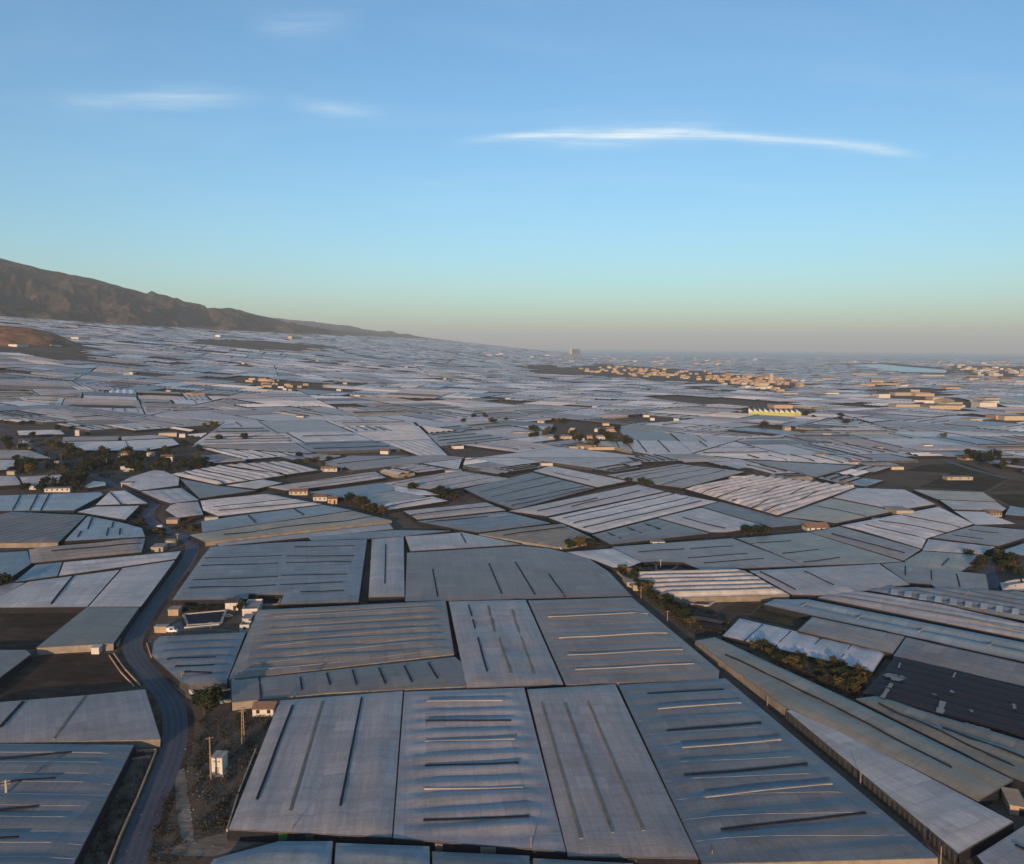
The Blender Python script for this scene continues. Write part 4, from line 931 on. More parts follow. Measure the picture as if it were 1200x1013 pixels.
def hpx(px0, px1, yb, hpxl, d, wall, roofm, kind, label, rot=0, **kw):
    """building whose front runs px0..px1 at foot yb and stands hpxl pixels high"""
    a, b = P(px0, yb), P(px1, yb); c = (a + b) / 2; z = (c - CAM).dot(fwd); w = (b - a).length; h = max(2.4, hpxl * z / F)
    rz = math.atan2(b.y - a.y, b.x - a.x) + R(rot); c = c + Vector((-math.sin(rz), math.cos(rz), 0)) * d / 2; c.z = T(c.x, c.y)
    ux, uy = math.cos(rz), math.sin(rz); dc = math.hypot(c.x, c.y)
    for _ in range(30):            # step out of any greenhouse it would cut into
        cs = [(c.x + ux * sx_ * w / 2 - uy * sy_ * d / 2, c.y + uy * sx_ * w / 2 + ux * sy_ * d / 2) for sx_ in (-1, 0, 1) for sy_ in (-1, 1)]
        if dc > 2500 or not any(taken(p) for p in cs): break
        c.x -= c.x / dc; c.y -= c.y / dc; c.z = T(c.x, c.y)
    return house(c, w, d, h, rz, wall, roofm, kind, label, **kw)
# farm block behind the slate greenhouse
hpx(281, 292, 741, 6, 5, M_white, M_roofgrey, 'parapet', 'small white block with a dark doorway, nearest of the farm block', wins=1, cat='farm building', name='farm_building')
hpx(284, 294, 732, 3.5, 6, M_white, M_roofgrey, 'flat', 'low white link between two parapet blocks of the farm', cat='farm building', name='farm_building')
hpx(284, 302, 722, 6, 14, M_white, M_roofgrey, 'parapet', 'white walled roofless-looking farm block with grey floor inside its parapet', cat='farm building', name='farm_building', rot=4)
hpx(264, 279, 714, 9, 7, M_white, M_sideg, 'gable', 'white gabled shed behind the dark reservoir', cat='shed', name='shed', door=True)
hpx(197, 209, 722, 7, 5, M_tan, M_tan, 'flat', 'tan block ruin beside the road near the dark reservoir', cat='ruin', name='ruin')
hpx(181, 195, 742, 3, 3, M_tan, M_conc, 'flat', 'low tan wall-like shed by the road above the small grey greenhouse', cat='shed', name='shed')
hpx(296, 321, 834, 9, 6, M_white, M_roofred, 'gable', 'white shed with brown roof beside the front milky greenhouse', cat='shed', name='shed', wins=2)
hpx(177, 191, 647, 4, 9, M_cream, M_conc, 'flat', 'cream flat shed beside the round tank at the road bend', cat='shed', name='shed', door=True)
hpx(107, 116, 766, 5.5, 3, M_white, M_white, 'flat', 'tiny white hut against the green grey greenhouse by the road', cat='hut', name='hut')
hpx(736, 767, 671, 6, 12, M_cream, M_roofgrey, 'flat', 'cream farmhouse beside the dark reservoir in the middle right', wins=4, door=True, cat='farmhouse', name='farmhouse')
hpx(737, 752, 663, 5, 6, M_cream, M_roofred, 'gable', 'small annex with tiled roof behind the cream farmhouse', wins=2, cat='farmhouse', name='farmhouse')
hpx(742, 752, 692, 6, 6, M_cream, M_roofgrey, 'flat', 'small cream hut among trees above the grey greenhouse', door=True, cat='hut', name='hut')
hpx(765, 779, 632, 5, 6, M_white, M_roofgrey, 'flat', 'small white hut in the lane beside the dark slate greenhouse', wins=1, door=True, cat='hut', name='hut')
hpx(947, 972, 613, 4, 12, M_white, M_roofred, 'gable', 'long white shed with a red roof along the lane', wins=4, cat='shed', name='shed')
hpx(1028, 1038, 605, 4, 7, M_cream, M_roofgrey, 'flat', 'small cream house where the lane meets the greenish greenhouse', wins=2)
hpx(1051, 1070, 598, 7, 16, M_cream, M_roofgrey, 'flat', 'cream box building standing alone on the right lane', cat='warehouse', name='warehouse', door=True)
hpx(1161, 1174, 604, 4, 9, M_cream, M_roofred, 'gable', 'small tan house with many openings near the right edge', wins=4)
hpx(1182, 1192, 664, 6, 8, M_ochre, M_roofred, 'gable', 'brown hut among palms near the right edge', door=True, cat='hut', name='hut')
hpx(1186, 1202, 936, 8, 9, M_tan, M_tan, 'flat', 'tan brick pump house at the end of the long diagonal greenhouse', rot=-20, cat='pump house', name='pump_house', door=True)
hpx(860, 877, 562, 5, 12, M_white, M_white, 'gable', 'white shed left of the boldly striped greenhouse', cat='shed', name='shed')
hpx(924, 935, 556, 3.5, 9, M_white, M_roofgrey, 'flat', 'white hut behind the boldly striped greenhouse', cat='hut', name='hut')
hpx(987, 1001, 566, 3, 8, M_white, M_roofred, 'gable', 'small white shed at the upper right corner of the striped greenhouse', cat='shed', name='shed')
hpx(1045, 1059, 547, 3, 10, M_cream, M_roofgrey, 'flat', 'cream shed left of the olive field', cat='shed', name='shed')
hpx(1110, 1140, 563, 3.5, 8, M_cream, M_roofgrey, 'flat', 'cream shed standing in the olive field', cat='shed', name='shed', wins=3)
hpx(522, 541, 554, 3.5, 9, M_cream, M_roofgrey, 'flat', 'cream shed at the head of the black lined greenhouse', cat='shed', name='shed')
hpx(634, 648, 546, 3, 8, M_white, M_roofgrey, 'flat', 'white hut in mid picture above the pale narrow greenhouse', cat='hut', name='hut')
hpx(367, 383, 588, 5, 8, M_white, M_roofred, 'gable', 'white tiled farmhouse, left half of the pair by the tall tree', wins=3, cat='farmhouse', name='farmhouse')
hpx(384, 395, 591, 6, 9, M_ochre, M_roofred, 'gable', 'brown tiled farmhouse, right half of the pair by the tall tree', wins=2, door=True, cat='farmhouse', name='farmhouse')
hpx(339, 360, 575, 4, 8, M_cream, M_roofred, 'gable', 'cream farmhouse left of the pale blue striped greenhouse', wins=4, cat='farmhouse', name='farmhouse')
hpx(376, 395, 553, 3.5, 8, M_white, M_roofred, 'gable', 'white farmhouse beside the dark hedge above the striped greenhouse', wins=3, cat='farmhouse', name='farmhouse')
hpx(291, 318, 604, 3, 4, M_cream, M_roofgrey, 'flat', 'low cream sheds along the foot of the bright white greenhouse', cat='shed', name='shed')
hpx(240, 255, 605, 4, 4, M_cream, M_roofgrey, 'flat', 'small pale shed at the corner of the bright white greenhouse', cat='shed', name='shed')
hpx(195, 208, 611, 4, 7, M_tan, M_roofgrey, 'flat', 'tan hut inside the road bend among shrubs', cat='hut', name='hut')
hpx(142, 154, 564, 4.5, 8, M_cream, M_roofgrey, 'flat', 'cream shed beside the road at the many-cornered milky greenhouse', cat='shed', name='shed')
hpx(64, 69, 549, 8, 5, M_cream, M_roofgrey, 'flat', 'narrow cream tower house in the hamlet', wins=1)
hpx(20, 36, 526, 5, 10, M_ochre, M_roofgrey, 'flat', 'ochre house at the upper left of the hamlet', wins=3)
hpx(22, 34, 519, 3, 10, M_white, M_roofgrey, 'flat', 'white house behind the ochre one in the hamlet', wins=2)
hpx(138, 150, 536, 4, 8, M_cream, M_roofred, 'gable', 'cream house with red roof, left of the hamlet row', wins=3)
hpx(152, 169, 541, 4.5, 9, M_cream, M_roofgrey, 'flat', 'long cream house in the middle of the hamlet row', wins=4)
hpx(188, 202, 541, 5, 9, M_white, M_roofred, 'gable', 'white house with red roof at the right of the hamlet row', wins=3, door=True)
hpx(172, 181, 535, 4, 8, M_white, M_roofgrey, 'flat', 'small white house behind the hamlet row', wins=2)
hpx(141, 157, 551, 4, 8, M_white, M_roofgrey, 'flat', 'white shed below the hamlet row with parked things around', cat='shed', name='shed')
hpx(34, 42, 571, 4, 6, M_white, M_roofgrey, 'flat', 'little white hut left of the hamlet trees', cat='hut', name='hut')
hpx(52, 82, 577, 4, 7, M_white, M_roofgrey, 'flat', 'long white shed under the tall dark hamlet trees', cat='shed', name='shed', wins=5)
hpx(8, 17, 557, 4, 6, M_cream, M_roofgrey, 'flat', 'cream hut at the left edge under the pale greenhouse', cat='hut', name='hut')
hpx(186, 207, 512, 4, 9, M_cream, M_roofgrey, 'flat', 'long cream shed behind the wide white hamlet roof', cat='shed', name='shed')
hpx(210, 217, 513, 4, 7, M_white, M_roofgrey, 'flat', 'white box shed right of the long cream one', cat='shed', name='shed')
hpx(88, 93, 511, 6, 5, M_white, M_white, 'flat', 'narrow white tower behind the hamlet', cat='tower', name='water_tower')
hpx(643, 670, 514, 5, 14, M_cream, M_roofgrey, 'flat', 'cream warehouse in the scrubby farm cluster of mid picture', cat='warehouse', name='warehouse')
hpx(602, 640, 508, 4, 12, M_cream, M_roofgrey, 'flat', 'low cream warehouse left of the scrubby farm cluster', cat='warehouse', name='warehouse')
hpx(690, 722, 524, 3, 10, M_cream, M_roofgrey, 'flat', 'low cream sheds at the right end of the farm cluster', cat='shed', name='shed')
hpx(800, 830, 534, 2.5, 8, M_cream, M_roofgrey, 'flat', 'low cream row of sheds between grey greenhouses, centre right', cat='shed', name='shed')
hpx(838, 870, 538, 2.5, 8, M_white, M_roofgrey, 'flat', 'low white row of sheds right of the centre, by a path', cat='shed', name='shed')
hpx(1083, 1093, 524, 5, 10, M_white, M_roofgrey, 'flat', 'white house at the road on the right with trees beside', wins=2)
hpx(1128, 1160, 536, 3, 12, M_cream, M_roofgrey, 'flat', 'cream roadside sheds on the right of the main road', cat='shed', name='shed')
# transformer hut on the verge
tw = hpx(248, 261, 908, 20, 3.6, M_white, M_conc, 'flat', 'tall white transformer hut with grey pad on the road verge', rot=-6, cat='transformer hut', name='transformer_hut')
b = MB(); b.box(-2.2, 2.2, -2.8, 2.6, -.3, .12); link('plinth', b.mesh('plinth', [M_conc]), parent=tw)
for x_, z_ in ((-.7, 4.0), (.6, 4.0)):
    b = MB(); b.box(x_ - .35, x_ + .35, -1.86, -1.7, z_ - .4, z_ + .1); link('louvre', b.mesh('louvre', [M_roofgrey]), parent=tw)
b = MB(); b.box(-.55, .55, -1.87, -1.7, .13, 2.2); link('door', b.mesh('door', [M_steel]), parent=tw)
# sawtooth factory
a_, e_ = P(877, 487.5), P(939, 489.5); wl = (e_ - a_).length; rz = math.atan2(e_.y - a_.y, e_.x - a_.x); c = (a_ + e_) / 2; z_ = (c - CAM).dot(fwd)
fac = thing('factory', 'lime green factory with a white sawtooth roof near the far town', 'factory', Vector((c.x, c.y, T(c.x, c.y))), rz)
hw = 5.0 * z_ / F; b = MB(); b.box(-wl / 2, wl / 2, 0, 45, -1, hw); link('wall', b.mesh('wall', [M_lime]), parent=fac)
b = MB(); b.box(-wl / 2 - .1, wl / 2 + .1, -.15, .4, -.5, hw * .35); link('plinth_band', b.mesh('plinth_band', [M_cream]), parent=fac)
nt_ = 10
for k in range(nt_):
    x0, x1 = -wl / 2 + wl * k / nt_, -wl / 2 + wl * (k + 1) / nt_; b = MB(); z0, z1 = hw + .01, hw + 5.6
    b.poly([(x0 + .05, -.1, z0), (x1 - .05, -.1, z0), (x0 + .05, -.1, z1)]); b.poly([(x1 - .05, 45, z0), (x0 + .05, 45, z0), (x0 + .05, 45, z1)])
    b.quad((x0 + .05, -.1, z0), (x0 + .05, -.1, z1), (x0 + .05, 45, z1), (x0 + .05, 45, z0)); b.quad((x1 - .05, -.1, z0), (x1 - .05, 45, z0), (x0 + .05, 45, z1), (x0 + .05, -.1, z1))
    link('sawtooth', b.mesh('sawtooth', [M_white]), parent=fac)
hpx(907, 929, 479, 4, 30, M_ochre, M_roofgrey, 'flat', 'ochre warehouse behind the sawtooth factory', cat='warehouse', name='warehouse')
# big sheds and warehouses on the right
for (x0, x1, yb, hp, mt, lb) in [(1030, 1043, 466, 4.5, M_white, 'white warehouse, left of a pair beyond the dark field'), (1049, 1072, 464, 3.5, M_cream, 'long cream warehouse right of the white one beyond the dark field'),
    (1073, 1095, 464.5, 3, M_ochre, 'ochre warehouse at the right end of the far row'), (1093, 1106, 469, 3, M_cream, 'small cream warehouse in front of the ochre one'), (1050, 1078, 478, 4, M_cream, 'cream warehouse at the near side of the dark field'),
    (1090, 1098, 477, 2.5, M_white, 'small white shed right of the near cream warehouse'), (1111, 1131, 477.5, 2.5, M_white, 'long low white warehouse in the right distance'), (1148, 1168, 479, 7, M_white, 'tall white packing warehouse in the right distance'),
    (1137, 1151, 493, 3, M_cream, 'low cream shed left of the reddish warehouse'), (1177, 1215, 493, 5, M_cream, 'cream warehouse cut by the right edge'), (1167, 1177, 492, 5, M_ochre, 'reddish block joined to the cream edge warehouse'),
    (1027, 1055, 452.5, 3, M_tan, 'long tan warehouse below the lagoon'), (1056, 1064, 454, 2.5, M_white, 'small white block right of the tan warehouse'), (1000, 1028, 440, 2, M_cream, 'cream row on the near shore of the lagoon'),
    (1080, 1107, 442, 2.5, M_cream, 'cream row right of the lagoon shore'), (917, 935, 463, 3, M_cream, 'cream warehouse at the right end of the town'), (968, 983, 463, 3, M_white, 'white warehouse right of the town on the road'), (936, 962, 462, 2, M_white, 'low white shed row right of the town'),
    (670, 679.5, 415.5, 6, M_cream, 'tall pale hotel block alone on the horizon'), (225, 240, 464, 4, M_ochre, 'orange brick warehouse left of the ochre village'), (655, 683, 459, 2, M_cream, 'long cream shed left of the town on a brown field'), (752, 772, 477, 2, M_cream, 'cream shed row on the brown field below the town'),
    (20, 34, 407, 2.5, M_white, 'white shed at the foot of the lit knoll'), (92, 106, 399, 3, M_white, 'white warehouse right of the lit knoll'), (60, 72, 407, 2, M_white, 'low white shed right under the knoll'), (342, 354, 398, 3, M_cream, 'pale warehouse at the foot of the range'), (258, 275, 396, 2.5, M_white, 'white shed group at the foot of the range')]:
    hpx(x0, x1, yb, hp, 28, mt, M_roofgrey, 'flat', lb, cat='warehouse', name='warehouse')
# the far town and villages
rh = random.Random(21)
def scatter(region, n, mats, wr, hr, fmt, group, cat='house', name='house'):
    xs = [p[0] for p in region]; ys = [p[1] for p in region]; k = 0; tries = 0
    while k < n and tries < 8000:
        tries += 1; x, y = rh.uniform(min(xs), max(xs)), rh.uniform(min(ys), max(ys))
        if not inside((x, y), region): continue
        p = P(x, y)
        if p.y < 3000 and taken(p): continue
        w, d, h = rh.uniform(*wr), rh.uniform(*wr) * .8, rh.uniform(*hr); mt = rh.choice(mats)
        wd_ = {M_white: 'white', M_cream: 'cream', M_ochre: 'ochre', M_tan: 'tan'}[mt]
        house(p, w, d, h, rh.choice((.1, -.2, .35)) + rh.uniform(-.1, .1), mt, rh.choice((M_roofred, M_roofgrey, M_roofgrey)), rh.choice(('flat', 'flat', 'gable')), uniq(f'{wd_} {fmt}, %s', x, y), cat=cat, name=name, group=group); k += 1
scatter([(678, 432), (705, 429), (800, 434), (860, 438), (945, 448), (940, 455), (880, 452), (800, 445), (740, 441), (690, 437)], 150, [M_cream, M_ochre, M_ochre, M_tan], (11, 25), (5, 10), 'town house', 'houses of the far town')
scatter([(860, 448), (940, 455), (920, 462), (870, 457), (800, 452)], 18, [M_cream, M_white], (12, 24), (5, 9), 'town-edge house', 'houses of the far town')
p_ = P(903, 449); house(p_, 12, 12, 34, .2, M_cream, M_roofgrey, 'flat', 'pale church tower rising from the middle of the far town', cat='tower', name='church_tower')
scatter([(1115, 431), (1200, 431), (1200, 443), (1150, 441)], 34, [M_white, M_cream], (18, 40), (7, 14), 'settlement house', 'houses right of the lagoon')
scatter([(935, 446), (1010, 441), (1200, 446), (1200, 482), (1120, 484), (960, 462)], 30, [M_cream, M_white, M_cream, M_tan], (24, 60), (5, 9), 'warehouse', 'far warehouses right of the town', 'warehouse', 'warehouse')
scatter([(288, 446), (330, 447), (345, 455), (310, 454)], 16, [M_ochre, M_cream, M_tan], (10, 22), (4, 7), 'village house', 'houses of the ochre village')
scatter([(560, 415), (900, 420), (900, 430), (640, 424), (560, 418)], 45, [M_white, M_cream], (18, 45), (6, 12), 'far building', 'far scattered buildings')
scatter([(150, 420), (560, 425), (700, 470), (560, 530), (260, 535), (230, 480), (120, 440)], 42, [M_white, M_cream, M_white, M_tan], (7, 14), (3, 5), 'farm shed', 'farm sheds scattered over the plain', 'shed', 'shed')
scatter([(700, 470), (860, 490), (1000, 500), (1200, 520), (1060, 545), (900, 550), (640, 535)], 26, [M_white, M_cream, M_tan], (7, 13), (3, 4.5), 'farm shed', 'farm sheds scattered over the plain', 'shed', 'shed')
scatter([(960, 425), (1200, 424), (1200, 430), (1100, 429)], 25, [M_white, M_cream], (25, 60), (7, 12), 'far building', 'far scattered buildings')
# ------------------------------------------------------------------ walls, poles, tank, van
def wallthing(px, h, w, mat, label, name='low_wall', cat='wall', group=None):
    pts = [P(x, y) for x, y in px]; c = sum(pts, Vector()) / len(pts); root = thing(name, label, cat, c, 0, group)
    for a, e in zip(pts, pts[1:]):
        L = (e - a).length; k = max(1, int(L / 9))
        for s in range(k):
            p, q_ = a.lerp(e, s / k) - c, a.lerp(e, (s + 1) / k) - c; hh = h * random.uniform(.85, 1.1)
            b = MB(); b.bar((p.x, p.y, p.z + hh / 2 - .2), (q_.x, q_.y, q_.z + hh / 2 - .2), w, hh + .4); link('wall_section', b.mesh('wall_section', [mat]), parent=root)
    return root
wallthing([(183, 882), (176, 900), (160, 940), (140, 985), (126, 1020)], .9, .4, M_tan, 'tan block wall between the road ditch and the rough strip')
wallthing([(160, 882), (183, 881)], .8, .35, M_tan, 'short tan wall across the top of the rough strip')
wallthing([(153, 892), (177, 888)], .7, .35, M_tan, 'second short tan cross wall in the rough strip')
wallthing([(165, 714), (150, 735), (137, 759)], 1.0, .35, M_conc, 'grey wall along the road beside the plain green grey greenhouse')
wallthing([(205, 660), (188, 683), (167, 712)], .9, .3, M_conc, 'grey wall along the road beside the bright white greenhouse')
wallthing([(128, 769), (142, 789), (157, 805)], .6, .35, M_tan, 'tan kerb wall of the lower brown field, field side')
wallthing([(133, 767), (147, 786), (164, 804)], .6, .35, M_tan, 'tan kerb wall of the lower brown field, road side')
wallthing([(214, 804), (221, 810), (230, 818)], 1.2, .8, M_white, 'broken white wall on the outside of the road curve')
wallthing([(923, 838), (960, 868), (1020, 917), (1080, 967), (1121, 1003)], .9, .35, M_tan, 'long brown wall following the diagonal lane')
wallthing([(716, 664), (728, 676), (736, 684)], 1.0, .5, M_tan, 'tan wall between the brownish curved roof and the trees')
wallthing([(172, 755), (177, 770), (196, 792), (212, 804)], .7, .3, M_tan, 'tan kerb wall curving round the small ribbed greenhouse')
wallthing([(216, 737), (232, 736), (257, 733.5)], .9, .4, M_white, 'white wall along the near side of the dark reservoir')
wallthing([(266, 975), (280, 930), (300, 880)], .8, .4, M_conc, 'grey wall strip along the left side of the front milky greenhouse')
def pole(px, yb, yt, label, r=.16, arms=1, mat=None, lattice=False, rot=.4):
    B = P(px, yb); z = (B - CAM).dot(fwd); h = (yb - yt) * z / F / upv.z * .97; root = thing('utility_pole', label, 'pole', B, rot, 'utility poles')
    mat = mat or M_wood
    if not lattice:
        b = MB(); b.bar((0, 0, -.3), (0, 0, h), r * 2, r * 2, w2=r * 1.2); link('shaft', b.mesh('shaft', [mat]), parent=root)
    else:
        b = MB()
        for sx_ in (-1, 1): b.bar((sx_ * r * 3, 0, -.3), (sx_ * r * 1.4, 0, h), r * 1.3)
        n_ = max(4, int(h / 1.1))
        for k in range(n_):
            z0, z1 = h * k / n_, h * (k + 1) / n_; s_ = 1 if k % 2 else -1; f0, f1 = 3 - 1.6 * k / n_, 3 - 1.6 * (k + 1) / n_
            b.bar((s_ * r * f0, 0, z0), (-s_ * r * f1, 0, z1), r * .8)
        link('shaft', b.mesh('shaft', [mat]), parent=root)
    for k in range(arms):
        b = MB(); b.bar((-1.1, 0, h - .4 - .8 * k), (1.1, 0, h - .4 - .8 * k), .16); ar = link('crossarm', b.mesh('crossarm', [mat]), parent=root)
        for x_ in (-1, 0, 1):
            b = MB(); b.bar((x_, 0, h - .32 - .8 * k), (x_, 0, h - .02 - .8 * k), .12); link('insulator', b.mesh('insulator', [M_dark]), parent=ar)
    return root
pole(285, 873, 826, 'tall tan lattice pole between the white shed and the transformer hut', .14, 2, M_wood, True)
pole(247, 914, 860, 'thick concrete pole standing in front of the transformer hut', .22, 1, M_wood)
pole(8, 942, 912, 'pale pole rising through the lower left greenhouse', .3, 2, M_conc)
pole(342, 985, 960, 'thin pole at the near edge of the front milky greenhouse', .13, 0)
pole(622, 1006, 978, 'thin pole at the near edge of the banded front greenhouse', .13, 0)
pole(834, 1014, 995, 'thin pole at the near corner of the slate front greenhouse', .13, 0)
pole(899, 829, 816, 'thin pole on the diagonal lane, farthest of three there', .14, 0)
pole(1008, 921, 899, 'thin pole on the diagonal lane, middle of three there', .14, 0)
pole(1102, 1013, 990, 'thin pole on the diagonal lane, nearest of three there', .14, 0)
pole(782, 729, 715, 'pole in front of the trees left of the black sheds', .17, 1)
pole(751, 702, 687, 'pole by the small cream hut among the trees', .17, 1)
pole(213, 803, 787, 'pole at the tip of the small ribbed greenhouse by the road', .15, 1)
pole(247, 740, 728, 'pole before the dark reservoir', .14, 1)
pole(208, 638, 625, 'pole at the road bend beside the round tank', .17, 1, M_conc)
pole(72, 545, 532, 'pole in the hamlet beside the road', .2, 1)
pole(125, 550, 537, 'pole in the hamlet right of the road', .2, 1)
pole(774, 667, 655, 'pole by the dark reservoir of the cream farmhouse', .17, 1, M_conc)
pole(935, 491, 480, 'pole right of the sawtooth factory', .3, 1)
pole(975, 494, 482, 'tall pole on the road right of the factory', .3, 1)
# round tank
B = P(201, 639); root = thing('water_tank', 'round tan water tank with a flat lid at the road bend', 'tank', B)
def lathe(prof_, n=20):
    b = MB()
    for k in range(n):
        a, e = 2 * math.pi * k / n, 2 * math.pi * (k + 1) / n
        for (r1, z1), (r2, z2) in zip(prof_, prof_[1:]):
            b.quad((r1 * math.cos(a), r1 * math.sin(a), z1), (r1 * math.cos(e), r1 * math.sin(e), z1), (r2 * math.cos(e), r2 * math.sin(e), z2), (r2 * math.cos(a), r2 * math.sin(a), z2))
    return b
link('shell', lathe([(3.2, -.3), (3.2, 3.0), (3.05, 3.1)]).mesh('shell', [M_cream]), parent=root)
link('lid', lathe([(3.05, 3.11), (2.6, 3.25), (.01, 3.4)]).mesh('lid', [M_conc]), parent=root)
# parked van and cars
M_vanw = plain('van_paint', (.7, .7, .7), .35, .05, .5, 0, .5); M_card = plain('car_paint_dark', (.06, .07, .09), .3, .1, .5, 0, .5); M_glass = plain('car_glass', (.02, .025, .03), .15, .1, .5, 0, .6); M_tyre = plain('tyre', (.015, .015, .015), .9, .1, 1)
def vehicle(px, py, rz, paint, label, van):
    root = thing('parked_van' if van else 'parked_car', label, 'van' if van else 'car', P(px, py), rz)
    L, Wd = (4.9, 1.9) if van else (4.3, 1.75); h1, h2 = (1.15, 2.1) if van else (.95, 1.45); b = MB()
    pr = [(-L / 2, .35), (-L / 2, h1), (-L / 2 + .15, h2), (L * .2, h2), (L * .34, h1), (L / 2 - .1, h1 - .2), (L / 2, .35)] if van else [(-L / 2, .35), (-L / 2, h1), (-L * .36, h2), (L * .08, h2), (L * .24, h1), (L / 2 - .1, h1 - .15), (L / 2, .35)]
    for s in (-1, 1): b.poly([(x, s * Wd / 2, z) for x, z in (pr if s < 0 else pr[::-1])])
    for (x1, z1), (x2, z2) in zip(pr, pr[1:] + pr[:1]): b.quad((x1, -Wd / 2, z1), (x1, Wd / 2, z1), (x2, Wd / 2, z2), (x2, -Wd / 2, z2))
    link('body', b.mesh('body', [paint]), parent=root)
    for s in (-1, 1):
        b = MB(); x0, x1 = (-L * .1, L * .2) if van else (-L * .3, L * .1); b.box(x0, x1, s * Wd / 2 - .03, s * Wd / 2 + .03, h1 + .05, h2 - .12); link('window', b.mesh('window', [M_glass]), parent=root)
        for x_ in (-L * .3, L * .31):
            w = lathe([(.01, -.1), (.32, -.1), (.32, .1), (.01, .1)], 12); me = w.mesh('wheel', [M_tyre]); o = link('wheel', me, parent=root, loc=(x_, s * (Wd / 2 - .05), .32)); o.rotation_euler = (R(90), 0, 0)
    k = 3; (x1, z1), (x2, z2) = pr[k], pr[k + 1]
    b = MB(); b.quad((x1 + .06, -Wd * .42, z1 - .03), (x1 + .06, Wd * .42, z1 - .03), (x2 + .02, Wd * .42, z2 + .06), (x2 + .02, -Wd * .42, z2 + .06)); link('windscreen', b.mesh('windscreen', [M_glass]), parent=root)
vehicle(201, 741, .05, M_vanw, 'white van parked beside the tan shed by the road', True)
vehicle(267, 724, .6, M_card, 'dark car parked by the white gabled shed', False)
vehicle(187, 618, 2.6, M_vanw, 'white car parked inside the road bend', False)
vehicle(654, 645, .1, M_vanw, 'white van parked in the lane below the pale greenish greenhouse', True)
vehicle(148, 553, .4, M_vanw, 'white car parked below the hamlet row', False)
# black shade frames beside the trees
for i, (x0, y0, x1, y1) in enumerate([(812, 722, 838, 728), (816, 728, 846, 734), (822, 735, 852, 740), (832, 729, 852, 733)]):
    a, e = P(x0, y0), P(x1, y1); c = (a + e) / 2; L = (e - a).length; rz = math.atan2(e.y - a.y, e.x - a.x)
    root = thing('shade_frame', ['black net shade frame, uppermost beside the trees', 'black net shade frame with grey edge, second beside the trees', 'black net shade frame nearest the diagonal greenhouse', 'short black net shade frame at the right of the group'][i], 'shade frame', c, rz, 'black shade frames')
    b = MB(); gable(b, -L / 2, L / 2, -2.2, 2.2, 1.6, 2.4); link('net_cover', b.mesh('net_cover', [M_black if i != 1 else M_sideg]), parent=root)
    for sx_ in (-1, 1):
        for sy_ in (-1, 1): b = MB(); b.bar((sx_ * (L / 2 - .2), sy_ * 2.1, -.2), (sx_ * (L / 2 - .2), sy_ * 2.1, 1.6), .14); link('post', b.mesh('post', [M_wood]), parent=root)
# posts along the side wall of the milky wedge greenhouse, and patches on the front walls
wedge = [o for o in bpy.data.objects if o.get('label', '').startswith('milky wedge')][0]
inv = Matrix.Rotation(-wedge.rotation_euler[2], 4, 'Z') @ Matrix.Translation(-wedge.location)
pm = None
for k in range(34):
    f = (k + .5) / 34; p = P(923 + (1123 - 923) * f, 834.5 + (1001.5 - 834.5) * f, 2.7); q_ = inv @ Vector((p.x, p.y, T(p.x, p.y)))
    if pm is None:
        b = MB(); b.bar((0, 0, -.2), (0, 0, 2.5), .12); pm = b.mesh('post', [M_sideg])
    dirn = (inv.to_3x3() @ Vector((-.65, -.75, 0))); link('post', pm, parent=wedge, loc=(q_.x + dirn.x * .9, q_.y + dirn.y * .9, q_.z))
front = [o for o in bpy.data.objects if o.get('label', '').startswith('front milky greenhouse beside')][0]
def wallpatch(g, x0, x1, y0, y1, mat, nm):
    inv = Matrix.Rotation(-g.rotation_euler[2], 4, 'Z') @ Matrix.Translation(-g.location)
    a, e = P(x0, y0, 2.5), P(x1, y1, 2.5); a, e = inv @ a, inv @ e; d = (e - a).normalized(); nrm = inv.to_3x3() @ Vector((0, -1, 0))
    b = MB(); a2, e2 = a + nrm * .35, e + nrm * .35
    b.quad((a2.x, a2.y, -.1), (e2.x, e2.y, -.1), (e2.x, e2.y, 2.4), (a2.x, a2.y, 2.4)); a3, e3 = a - nrm * .1, e - nrm * .1
    b.quad((a2.x, a2.y, 2.4), (e2.x, e2.y, 2.4), (e3.x, e3.y, 2.46), (a3.x, a3.y, 2.46)); link(nm, b.mesh(nm, [mat]), parent=g)
wallpatch(front, 327, 337, 976, 976, M_green, 'door')
wallpatch(front, 358, 369, 977.5, 978, M_sideg, 'door')
band = [o for o in bpy.data.objects if o.get('label', '').startswith('front pale blue')][0]
wallpatch(band, 510, 519, 988, 989, M_side, 'door'); wallpatch(band, 563, 581, 993, 994, M_side, 'door')
seam = [o for o in bpy.data.objects if o.get('label', '').startswith('front milky greenhouse with three')][0]
wallpatch(seam, 735, 746, 1006, 1006.5, M_sideg, 'door')
# ------------------------------------------------------------------ vegetation
def leaf_mat(name, c0, c1, c2):
    mt, t, b = newmat(name); tcn = N(t, 'ShaderNodeTexCoord'); n = tnoise(t, tcn.outputs['Object'], 1.1, 4, .7)
    oi = N(t, 'ShaderNodeObjectInfo'); c = ramp(t, n, [(.35, c0), (.5, c1), (.66, c2)])
    hs = N(t, 'ShaderNodeHueSaturation'); t.links.new(c, hs.inputs['Color']); t.links.new(mth(t, 'MULTIPLY_ADD', oi.outputs['Random'], .5, .75), hs.inputs['Value'])
    t.links.new(hs.outputs[0], b.inputs['Base Color']); b.inputs['Roughness'].default_value = .8; b.inputs['Specular IOR Level'].default_value = .15; return mt
M_leafA = leaf_mat('leaf_dark', (.010, .014, .008), (.019, .025, .012), (.038, .042, .020))
M_leafB = leaf_mat('leaf_olive', (.035, .032, .014), (.065, .055, .022), (.12, .09, .035))
M_scrub = leaf_mat('scrub', (.018, .016, .011), (.040, .034, .023), (.085, .07, .05))
